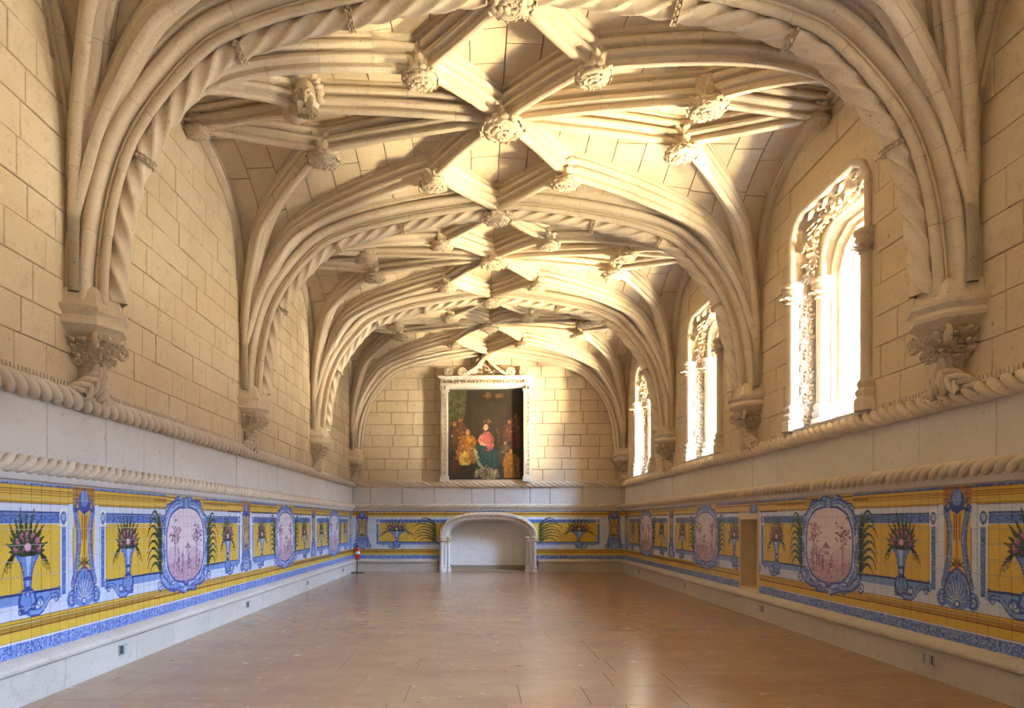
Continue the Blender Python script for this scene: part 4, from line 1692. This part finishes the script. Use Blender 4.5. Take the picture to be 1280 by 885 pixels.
def window(idx, wy, rich=True):
    m = MB()
    # stepped stone reveal, each order a frame that narrows outwards
    root = link('window_%d' % idx, None, None, 'structure', (HW, wy, WZ0))
    # local: +X outwards, Y along, Z up from the sill

    def head(hw, zt, ch, zs=0.0, n=1):
        """jamb, chamfered corner, flat head"""
        pts = [(-hw, zs), (-hw, zt - ch), (-hw + ch * 0.35, zt - ch * 0.35), (-hw + ch, zt), (hw - ch, zt), (hw - ch * 0.35, zt - ch * 0.35), (hw, zt - ch), (hw, zs)]
        return pts

    def path3(pts, x):
        return np.array([(x, a, b) for a, b in pts])

    def rect_frame(mb, x0, x1, hw0, hw1, zt0, zt1, ch0, ch1):
        A = path3(head(hw0, zt0, ch0), x0)
        B_ = path3(head(hw1, zt1, ch1), x1)
        mb.grid(np.stack([A, B_], 0))
    H = WZ1 - WZ0
    m = MB()
    # filled spandrels: wall plane down to the reveal
    A = path3([(-1.13, 0), (-1.13, H + 0.16), (-1.1, H + 0.16), (-0.9, H + 0.16), (0.9, H + 0.16), (1.1, H + 0.16), (1.13, H + 0.16), (1.13, 0)], 0.0)
    B_ = path3(head(1.06, H - 0.02, 0.35), 0.0)
    m.grid(np.stack([A, B_], 0))
    seq = [(0.0, 1.06, H - 0.02, 0.35), (0.06, 1.03, H - 0.05, 0.36), (0.10, 1.00, H - 0.08, 0.38), (0.115, 1.055, H - 0.04, 0.38), (0.325, 0.99, H - 0.15, 0.42), (0.34, 0.93, H - 0.2, 0.42), (0.36, 0.90, H - 0.24, 0.44),
           (0.46, 0.84, H - 0.30, 0.45), (0.47, 0.80, H - 0.34, 0.46), (0.54, 0.77, H - 0.37, 0.46), (0.55, 0.73, H - 0.42, 0.46), (0.62, 0.70, H - 0.45, 0.46)]
    for (p0, p1) in zip(seq[:-1], seq[1:]):
        rect_frame(m, p0[0], p1[0], p0[1], p1[1], p0[2], p1[2], p0[3], p1[3])
    rect_frame(m, 0.62, 1.25, 0.70, 0.86, H - 0.45, H - 0.3, 0.46, 0.46)
    A = path3(head(0.86, H - 0.3, 0.46), 1.25)
    B_ = path3([(-1.3, 0), (-1.3, H + 0.3), (-1.2, H + 0.3), (-0.9, H + 0.3), (0.9, H + 0.3), (1.2, H + 0.3), (1.3, H + 0.3), (1.3, 0)], 1.25)
    m.grid(np.stack([A, B_], 0))
    m.build('reveal', M_WALL, root, smooth=25)
    m = MB()
    m.add([(-0.06, -1.13, 0.0), (-0.06, 1.13, 0.0), (0.1, 1.06, 0.03), (0.1, -1.06, 0.03), (1.25, 1.06, 0.06), (1.25, -1.06, 0.06), (1.25, 1.06, -0.1), (1.25, -1.06, -0.1), (-0.06, -1.13, -0.06), (-0.06, 1.13, -0.06)],
          [(0, 1, 2, 3), (3, 2, 4, 5), (5, 4, 6, 7), (0, 8, 9, 1)])
    m.build('sill', M_PARAPET, root)
    m = MB()
    m.box((0.60, -0.74, 0.04), (0.606, 0.74, H - 0.42))
    m.build('pane', M_GLASS, root)
    if not rich:
        return root
    for s_ in (-1, 1):
        # slender outer colonnette, carved strip, stouter inner column
        for (x, yy, r, zb, zc, nm) in ((-0.01, 1.00, 0.082, 0.0, 2.10, 'colonnette'), (0.39, 0.89, 0.095, 0.03, 2.16, 'inner_column')):
            c = MB()
            c.lathe([(r, zb), (r, zc - 0.15)], 14, (x, s_ * yy, 0))
            sh = c.build(nm, M_RIB, root, smooth=50)
            c = MB()
            c.lathe([(r * 1.9, zb - 0.02), (r * 1.9, zb + 0.12), (r * 1.5, zb + 0.15), (r * 1.75, zb + 0.19), (r * 1.75, zb + 0.22), (r * 1.3, zb + 0.26), (r * 1.5, zb + 0.30), (r * 1.5, zb + 0.33), (r, zb + 0.38)], 8, (x, s_ * yy, 0))
            c.build('base', M_RIB, sh, smooth=30)
            c = MB()
            c.lathe([(r, zc - 0.22), (r * 1.35, zc - 0.20), (r * 1.1, zc - 0.17), (r * 1.3, zc - 0.10), (r * 1.7, zc - 0.06), (r * 1.75, zc - 0.03), (r * 1.4, zc - 0.01), (r * 1.9, zc + 0.03), (r * 1.9, zc + 0.07), (r * 1.2, zc + 0.10)], 10, (x, s_ * yy, 0))
            for k in range(10):
                a = 2 * PI * k / 10
                leaf(c, (x + r * math.cos(a), s_ * yy + r * math.sin(a), zc - 0.17), (0.5 * math.cos(a), 0.5 * math.sin(a), 1), (math.cos(a), math.sin(a), 0), 0.13, 0.06, 0.5)
            c.build('column_capital', M_CARVE, sh, smooth=40)
        # scrolling foliage on the splay between them
        c = MB()
        R = random.Random(17 + s_)
        z = 0.16
        sg = 1
        while z < 2.0:
            t = 0.5 + 0.12 * sg
            cx, cy = 0.10 + 0.24 * t, s_ * (1.05 - 0.07 * t)
            for k in range(9):
                a = 2 * PI * k / 9
                bx = np.array([cx + 0.065 * math.cos(a), cy - s_ * 0.015, z + 0.07 * math.sin(a)])
                leaf(c, bx, (math.cos(a + 1.2), -0.35 * s_, math.sin(a + 1.2)), (0, -s_, 0), 0.07, 0.05, 0.4)
            c.blob((cx, cy - s_ * 0.02, z), (0.035, 0.03, 0.035), 7, 5)
            for k in range(3):
                leaf(c, (0.22 - 0.07 * sg, s_ * 1.01, z + 0.04 + 0.03 * k), (-sg, -0.3 * s_, 0.6), (0, -s_, 0), 0.09, 0.05, 0.4)
            z += 0.165
            sg = -sg
        c.build('carved_strip', M_CARVE, root, smooth=50)
    # roll of the outer order over the head, with lobes, and the carved foliage in the head
    c = MB()
    zz = 2.18
    pts = []
    hd = head(1.03, H - 0.03, 0.34, zz)
    P = path3(hd, -0.01)
    Pp, _ = resample(P, 0.04)
    th = np.linspace(0, 2 * PI, 10, endpoint=False)
    sweep(c, Pp, (1, 0, 0), [(0.055 * math.cos(a), 0.055 * math.sin(a)) for a in th])
    P = path3(head(0.90, H - 0.20, 0.42, 2.24), 0.39)
    Pp, _ = resample(P, 0.04)
    sweep(c, Pp, (1, 0, 0), [(0.06 * math.cos(a), 0.06 * math.sin(a)) for a in th])
    c.build('head_roll', M_RIB, root, smooth=50)
    c = MB()
    P = path3(head(0.965, H - 0.14, 0.40, 2.25), 0.22)
    Pp, L = resample(P, 0.105)
    R = random.Random(5)
    for q in Pp:
        d = unit(np.array([0, -q[1], 1.6 - q[2]]))
        for k in range(5):
            a = R.uniform(0, 2 * PI)
            leaf(c, q + np.array([R.uniform(-0.09, 0.09), 0, R.uniform(-0.03, 0.03)]) + d * 0.0, d * 0.6 + np.array([math.cos(a), 0.4 * math.sin(a), math.sin(a)]) * 0.7, d, 0.12, 0.075, 0.5)
    # pendant cusps giving the head its scalloped line
    for yy in (-0.62, -0.21, 0.21, 0.62):
        for k in range(7):
            a = 2 * PI * k / 7
            leaf(c, (0.12, yy, H - 0.06), (0.2 * math.cos(a), math.cos(a), -0.9 + 0.5 * math.sin(a)), (-1, 0, 0), 0.16, 0.09, 0.4)
    c.build('carved_head', M_CARVE, root, smooth=50)
    return root


for i, wy in enumerate(WIN_Y):
    window(i + 1, wy, rich=(i >= 1))

# ------------------------------------------------------------------ arched niche in the end wall


def basket(hw, zs, zt, n=24):
    """low basket arch from (-hw,0) to (hw,0)"""
    pts = [(-hw, 0.0), (-hw, zs * 0.5), (-hw, zs)]
    for i in range(1, n):
        t = PI * (1 - i / n)
        e = 0.72
        c, s_ = math.cos(t), math.sin(t)
        pts.append((hw * math.copysign(abs(c) ** e, c), zs + (zt - zs) * abs(s_) ** 0.85))
    pts += [(hw, zs), (hw, zs * 0.5), (hw, 0.0)]
    return pts


t = thing('arched_niche', 'low stone arch with rope edge around a white niche in the end wall', 'niche', (0.01, YE, 0))
NX = 0.01
# local: +Y out of the wall towards the hall is -Y
m = MB()
A = [(x, -0.10, z) for x, z in basket(1.56, 1.12, 1.90)]
B_ = [(x, -0.16, z) for x, z in basket(1.48, 1.12, 1.83)]
C_ = [(x, -0.14, z) for x, z in basket(1.36, 1.12, 1.72)]
D_ = [(x, 0.02, z) for x, z in basket(1.26, 1.12, 1.65)]
E_ = [(x, 0.50, z) for x, z in basket(1.24, 1.12, 1.63)]
Z_ = [(x, 0.03, z) for x, z in basket(1.57, 1.12, 1.91)]
m.grid(np.array([Z_, A, B_, C_, D_, E_]))
m.build('arch_surround', M_PARAPET, t, smooth=30)
# close the gap above the arch behind the surround
m = MB()
A = [(x, 0.03, z) for x, z in basket(1.40, 1.12, 1.76)]
Q = [(x * 1.04, 0.03, 2.05 if z > 1.2 else z) for x, z in basket(1.40, 1.12, 1.76)]
m.grid(np.array([A, Q]))
m.build('spandrel', M_PARAPET, t)
m = MB()
m.box((-1.30, 0.50, 0.0), (1.30, 0.53, 1.72))
m.build('plaster_back', M_PLASTER, t)
m = MB()
m.box((-1.24, 0.05, 0.0), (1.24, 0.50, 0.05))
m.box((-1.24, 0.44, 0.05), (1.24, 0.50, 0.19))
m.build('niche_step', M_JOINT, t)
m = MB()
pts = [q for q in basket(1.52, 1.12, 1.86, 40) if q[1] >= 1.1]
P, _ = resample(np.array([(x, -0.16, z) for x, z in pts]), 0.02)
twist(m, P, (0, -1, 0), 0.068, 3, 0.48, 0.5, 18, sharp=0.55)
m.build('rope_edge', M_RIB, t, smooth=40)
for s_ in (-1, 1):
    for (x, yy, r) in ((1.50, -0.15, 0.055), (1.28, -0.04, 0.048)):
        m = MB()
        m.lathe([(r, 0.1), (r, 1.05)], 12, (s_ * x, yy, 0))
        cm = m.build('colonnette', M_PARAPET, t, smooth=50)
        m = MB()
        m.lathe([(r * 2.0, 0.0), (r * 2.0, 0.08), (r * 1.5, 0.11), (r * 1.8, 0.15), (r * 1.3, 0.19), (r, 0.24)], 8, (s_ * x, yy, 0))
        m.build('base', M_PARAPET, cm, smooth=30)
        m = MB()
        m.lathe([(r, 0.97), (r * 1.5, 0.99), (r * 1.2, 1.02), (r * 1.8, 1.08), (r * 2.0, 1.12), (r * 1.2, 1.15)], 10, (s_ * x, yy, 0))
        for k in range(9):
            a = 2 * PI * k / 9
            leaf(m, (s_ * x + r * math.cos(a), yy + r * math.sin(a), 1.0), (math.cos(a), math.sin(a), 0.8), (math.cos(a), math.sin(a), 0), 0.12, 0.06, 0.45)
        m.build('column_capital', M_CARVE, cm, smooth=40)

# ------------------------------------------------------------------ painting in its stone frame
PX = -0.055
t = thing('painting', 'large dark oil painting in a carved stone frame over the arched niche', 'painting', (PX, YE, 2.93))
cw, chh = 1.21, 2.92


def canvas_colors(nx, nz):
    p = Paint(-cw, cw, 0, chh, 0.012)
    R = np.random.RandomState(8)
    w_ = lambda h: h * 0.16
    p.rect(-cw, cw, 0, chh, (42, 31, 19))
    # dusk landscape upper left, dim wall behind
    p.poly([(-cw, 1.7), (-cw, chh), (-0.62, chh), (-0.66, 2.2), (-0.75, 1.9)], (88, 78, 44))
    for i in range(60):
        p.ell(R.uniform(-cw, -0.7), R.uniform(1.9, chh), R.uniform(0.05, 0.13), R.uniform(0.04, 0.1), (96, 92, 52) if R.rand() < 0.4 else (52, 54, 28), 0.5)
    p.rect(-0.62, 0.65, 1.5, 2.5, (54, 41, 24))
    p.rect(-0.58, -0.46, 1.2, 2.6, (40, 29, 17))
    # warm glow of small clouds at the top
    for i in range(16):
        p.ell(R.uniform(-0.15, 0.55), R.uniform(2.68, 2.86), 0.07, 0.04, (150, 104, 48) if R.rand() < 0.6 else (104, 66, 32), 0.7)

    heads = []

    def figure(x, z, h, body, skin=(170, 112, 72), lean=0.0):
        w = h * 0.30
        heads.append((x, z, h, skin, lean))
        p.poly([(x - w, z), (x + w, z), (x + w * 0.8 + lean, z + h * 0.55), (x + w * 0.55 + lean, z + h * 0.8), (x - w * 0.55 + lean, z + h * 0.8), (x - w * 0.85 + lean, z + h * 0.5)], body)
        b2 = tuple(int(c * 1.35) for c in body)
        p.poly([(x - w * 0.2, z), (x + w * 0.3, z), (x + w * 0.4 + lean, z + h * 0.75), (x + lean, z + h * 0.75)], b2, 0.5)
        for k in range(6):
            a = x + R.uniform(-w, w)
            p.line([(a, z + R.uniform(0, h * 0.2)), (a + R.uniform(-0.05, 0.05) + lean, z + h * 0.6)], 0.02, tuple(int(c * 0.6) for c in body), 0.6)
        p.curve([(x + w * 0.6 + lean, z + h * 0.7), (x + w * 1.1, z + h * 0.5), (x + w * 0.3, z + h * 0.42)], h * 0.09, body)
        p.ell(x + w * 0.3, z + h * 0.42, h * 0.04, h * 0.035, skin)
        p.ell(x + lean, z + h * 0.90, h * 0.085, h * 0.105, tuple(int(c * 0.45) for c in skin))
        p.ell(x + lean + 0.01, z + h * 0.885, h * 0.068, h * 0.085, skin)
        p.ell(x + lean + 0.02, z + h * 0.90, h * 0.035, h * 0.05, tuple(min(255, int(c * 1.2)) for c in skin), 0.6)
    figure(-1.02, 0.95, 1.0, (62, 40, 26))
    figure(-0.86, 1.2, 0.85, (84, 54, 30), (140, 92, 58))
    figure(0.95, 1.35, 0.85, (104, 72, 36), (160, 110, 70))
    figure(0.74, 1.28, 0.7, (84, 44, 30))
    figure(1.0, 1.05, 0.5, (120, 36, 22), (120, 74, 46))
    figure(-0.66, 0.55, 1.15, (148, 98, 34), (176, 116, 74), 0.06)
    figure(-0.72, 0.5, 0.55, (176, 146, 66), (150, 104, 62))
    figure(0.62, 0.55, 0.75, (74, 58, 36))
    figure(0.88, 0.10, 0.95, (158, 104, 36), (176, 120, 74), -0.08)
    figure(-1.0, 0.2, 0.6, (70, 36, 24), (120, 70, 44))
    # seated woman: green-blue skirt, rose bodice
    p.poly([(-0.34, 0.42), (-0.38, 1.0), (-0.22, 1.22), (0.12, 1.2), (0.40, 0.95), (0.48, 0.55), (0.36, 0.36), (0.0, 0.40)], (28, 58, 62))
    for k in range(9):
        a = -0.3 + 0.08 * k
        p.curve([(a, 0.45), (a + 0.1, 0.8), (a * 0.5, 1.15)], 0.02, (44, 86, 86) if k % 2 else (14, 34, 40), 0.8)
    p.poly([(-0.22, 1.15), (-0.14, 1.5), (-0.04, 1.60), (0.10, 1.58), (0.22, 1.4), (0.20, 1.0), (0.06, 1.12)], (176, 92, 84))
    p.curve([(0.14, 1.5), (0.32, 1.2), (0.10, 1.0)], 0.10, (150, 72, 70))
    p.curve([(-0.12, 1.45), (-0.32, 1.3), (-0.12, 1.2)], 0.08, (190, 108, 96))
    p.line([(-0.14, 1.2), (-0.02, 1.14)], 0.06, (214, 164, 122))
    p.ell(0.02, 1.74, 0.10, 0.13, (60, 36, 22))
    p.ell(0.0, 1.72, 0.072, 0.10, (222, 172, 130))
    p.ell(0.03, 1.92, 0.16, 0.05, (132, 96, 48), ring=0.5)
    # white cloth in the foreground, a staff
    p.curve([(-0.36, 1.0), (-0.28, 0.6), (-0.2, 0.4), (0.1, 0.30)], 0.10, (150, 140, 112), 1, 0.2)
    p.poly([(-0.40, 0.12), (-0.30, 0.38), (0.05, 0.42), (0.42, 0.34), (0.48, 0.1), (0.1, 0.02)], (128, 112, 84))
    for k in range(12):
        a = R.uniform(-0.34, 0.42)
        p.line([(a, R.uniform(0.08, 0.2)), (a + R.uniform(-0.1, 0.1), R.uniform(0.2, 0.38))], 0.03, (190, 176, 140) if k % 2 else (70, 58, 40), 0.7)
    p.line([(0.40, 1.1), (0.42, 1.62)], 0.025, (120, 100, 64))
    p.curve([(0.42, 1.62), (0.36, 1.72), (0.34, 1.6)], 0.025, (120, 100, 64))
    for i in range(1700):
        a, b = R.uniform(-cw, cw), R.uniform(0, chh)
        cc = p.sample(a, b) * R.uniform(0.62, 1.3)
        an = R.uniform(0, PI)
        l = R.uniform(0.02, 0.08)
        p.line([(a - l * math.cos(an), b - l * math.sin(an)), (a + l * math.cos(an), b + l * math.sin(an))], R.uniform(0.012, 0.035), np.minimum(cc, 235), 0.75)
    for (x, z, h, skin, lean) in heads:
        p.ell(x + lean, z + h * 0.90, h * 0.08, h * 0.10, tuple(int(c * 0.4) for c in skin))
        p.ell(x + lean + 0.01, z + h * 0.88, h * 0.058, h * 0.078, skin)
        p.ell(x + lean + 0.02, z + h * 0.90, h * 0.03, h * 0.04, tuple(min(255, int(c * 1.2)) for c in skin), 0.6)
        p.line([(x + lean - h * 0.03, z + h * 0.895), (x + lean + h * 0.045, z + h * 0.90)], h * 0.02, tuple(int(c * 0.5) for c in skin), 0.8)
        p.ell(x + w_(h), z + h * 0.43, h * 0.045, h * 0.03, skin)
        p.ell(x - w_(h) * 0.4, z + h * 0.5, h * 0.04, h * 0.03, skin)
    p.ell(0.0, 1.72, 0.072, 0.10, (222, 172, 130))
    p.ell(0.03, 1.71, 0.03, 0.05, (190, 130, 96), 0.7)
    p.line([(-0.04, 1.735), (0.05, 1.735)], 0.014, (92, 58, 40))
    p.curve([(-0.08, 1.66), (-0.10, 1.84), (0.02, 1.86), (0.10, 1.8)], 0.035, (66, 40, 24))
    p.line([(-0.16, 1.2), (-0.02, 1.14)], 0.05, (214, 164, 122))
    p.rect(1.08, cw, 0, chh, (16, 11, 8), 0.75)  # shade beside the right frame pilaster, painted into the canvas colour
    p.a *= 0.82
    p.a = lin(p.a)
    u = np.linspace(-cw, cw, nx)
    v = np.linspace(0, chh, nz)
    A, Z = np.meshgrid(u, v, indexing='ij')
    return A, Z, p.sample(A, Z)


A, Z, C = canvas_colors(150, 180)
q = MB()
q.grid(np.stack([A, np.full(A.shape, -0.01), Z + 0.03], -1))
me = bpy.data.meshes.new('canvas')
me.from_pydata(np.concatenate(q.v).tolist(), [], q.f)
finish(me, M_CANVAS)
colour(me, C)
link('canvas', me, t)
m = MB()
m.box((-cw - 0.02, -0.008, 0.0), (cw + 0.02, 0.02, chh + 0.06))
m.build('backing', M_DARK, t)
FR = (-1.44, -1.22, 1.22, 1.44)
for s_ in (-1, 1):
    m = MB()
    x0, x1 = sorted((s_ * 1.22, s_ * 1.44))
    m.box((x0, -0.22, -0.02), (x1, 0.03, 3.0))
    m.box((min(s_ * 1.19, s_ * 1.47), -0.26, -0.02), (max(s_ * 1.19, s_ * 1.47), 0.03, 0.16))
    m.box((min(s_ * 1.19, s_ * 1.47), -0.26, 2.90), (max(s_ * 1.19, s_ * 1.47), 0.03, 3.02))
    for k in (1.235, 1.425):
        m.box((s_ * k - 0.018, -0.245, 0.16), (s_ * k + 0.018, -0.2, 2.9))
    pil = m.build('frame_pilaster', M_PARAPET, t)
    m = MB()
    R = random.Random(9 + s_)
    z = 0.24
    while z < 2.85:
        for k in range(5):
            a = 2 * PI * k / 5 + z
            leaf(m, (s_ * 1.33, -0.22, z), (math.cos(a), -0.4, math.sin(a)), (0, -1, 0), 0.085, 0.05, 0.4)
        m.blob((s_ * 1.33, -0.235, z), 0.03, 6, 4)
        z += 0.14
    m.build('scroll_carving', M_CARVE, pil, smooth=50)
    m = MB()
    for k in range(8):
        a = 2 * PI * k / 8
        leaf(m, (s_ * 1.33, -0.23, 2.98), (math.cos(a), -0.5, math.sin(a)), (0, -1, 0), 0.13, 0.07, 0.4)
    m.build('frame_capital', M_CARVE, pil, smooth=50)
m = MB()
m.box((-1.46, -0.24, 3.02), (1.46, 0.03, 3.32))
m.box((-1.52, -0.30, 3.30), (1.52, 0.03, 3.37))
m.box((-1.49, -0.27, 3.0), (1.49, 0.03, 3.06))
ent = m.build('entablature', M_PARAPET, t)
m = MB()
R = random.Random(12)
x = -1.34
while x < 1.36:
    for k in range(5):
        a = R.uniform(0, 2 * PI)
        leaf(m, (x, -0.24, 3.18), (math.cos(a), -0.3, math.sin(a)), (0, -1, 0), 0.10, 0.055, 0.4)
    m.blob((x + 0.05, -0.25, 3.14 + 0.07 * R.random()), 0.026, 6, 4)
    x += 0.105
m.build('frieze_carving', M_CARVE, ent, smooth=50)
# cresting: four volutes and an ogee gable with finial
for x in (-1.22, -0.78, 0.78, 1.20):
    m = MB()
    m.lathe([(0.02, -0.05), (0.13, -0.05), (0.15, 0.0), (0.13, 0.05), (0.02, 0.05)], 14)
    v = np.concatenate(m.v)
    m.v = [np.stack([v[:, 0] + x, v[:, 2] - 0.14, v[:, 1] + 3.50], 1)]
    q = np.linspace(0, 1, 30)
    aa = 2 * PI * 1.6 * q
    P = np.stack([x + 0.15 * (1 - 0.75 * q) * np.cos(aa), np.full(30, -0.20), 3.50 + 0.15 * (1 - 0.75 * q) * np.sin(aa)], 1)
    sweep(m, P, (0, -1, 0), [(0.025 * math.cos(a), 0.025 * math.sin(a)) for a in np.linspace(0, 2 * PI, 8, endpoint=False)])
    m.build('volute', M_CARVE, t, smooth=40)
m = MB()
for s_ in (-1, 1):
    q = np.linspace(0, 1, 18)
    # ogee limb rising to the middle
    X = s_ * (0.72 * (1 - q) ** 1.0)
    Zq = 3.40 + 0.62 * (q ** 2.4) + 0.10 * np.sin(q * PI)
    P = np.stack([X, np.full(18, -0.14), Zq], 1)
    sweep(m, P, (0, -1, 0), [(-0.04, -0.09), (0.04, -0.09), (0.055, -0.03), (0.04, 0.09), (-0.04, 0.09)])
    q = np.linspace(0, 1, 24)
    aa = PI / 2 + s_ * -2 * PI * 1.3 * q
    P = np.stack([s_ * 0.19 + 0.13 * (1 - 0.7 * q) * np.cos(aa), np.full(24, -0.16), 3.82 + 0.13 * (1 - 0.7 * q) * np.sin(aa)], 1)
    sweep(m, P, (0, -1, 0), [(0.035 * math.cos(a), 0.035 * math.sin(a)) for a in np.linspace(0, 2 * PI, 8, endpoint=False)])
for i in range(26):
    a = R.uniform(0, 2 * PI)
    u = R.uniform(-0.4, 0.4)
    leaf(m, (u, -0.08, 3.42 + (0.32 - abs(u) * 0.7) * R.random()), (math.cos(a), -0.4, math.sin(a)), (0, -1, 0), 0.10, 0.06, 0.4)
m.box((-0.6, -0.08, 3.36), (0.6, 0.02, 3.45))
m.build('gable', M_CARVE, t, smooth=40)

# ------------------------------------------------------------------ fire extinguisher on its stand
t = thing('fire_extinguisher', 'red fire extinguisher hanging on a black stand in the left end corner', 'fire extinguisher', (-4.13, 21.9, 0.0))
m = MB()
m.box((-0.20, -0.16, 0.0), (0.20, 0.16, 0.02))
m.build('base_plate', M_BLACK, t)
m = MB()
m.lathe([(0.016, 0.02), (0.016, 0.86)], 8, (-0.03, 0.05, 0))
m.box((-0.07, -0.04, 0.42), (0.07, 0.06, 0.44))
m.build('pole', M_BLACK, t, smooth=40)
m = MB()
m.lathe([(0.05, 0.44), (0.075, 0.455), (0.078, 0.50), (0.078, 0.74), (0.06, 0.79), (0.03, 0.815), (0.02, 0.83)], 18, (0.0, -0.04, 0))
m.build('cylinder', M_RED, t, smooth=40)
m = MB()
m.lathe([(0.0787, 0.60), (0.0787, 0.68)], 18, (0.0, -0.04, 0), caps=False)
m.build('label_band', M_WHITE, t, smooth=40)
m = MB()
m.box((-0.02, -0.07, 0.825), (0.02, -0.01, 0.865))
m.box((-0.07, -0.055, 0.86), (0.03, -0.03, 0.875))
m.box((-0.06, -0.055, 0.835), (0.0, -0.03, 0.845))
m.build('valve_handle', M_BLACK, t)
m = MB()
P = np.array([(0.02, -0.05, 0.845), (-0.06, -0.07, 0.83), (-0.11, -0.07, 0.75), (-0.11, -0.06, 0.62), (-0.095, -0.06, 0.54)])
P, _ = resample(P, 0.02)
sweep(m, P, (0, 1, 0), [(0.012 * math.cos(a), 0.012 * math.sin(a)) for a in np.linspace(0, 2 * PI, 7, endpoint=False)])
m.build('hose', M_BLACK, t, smooth=50)
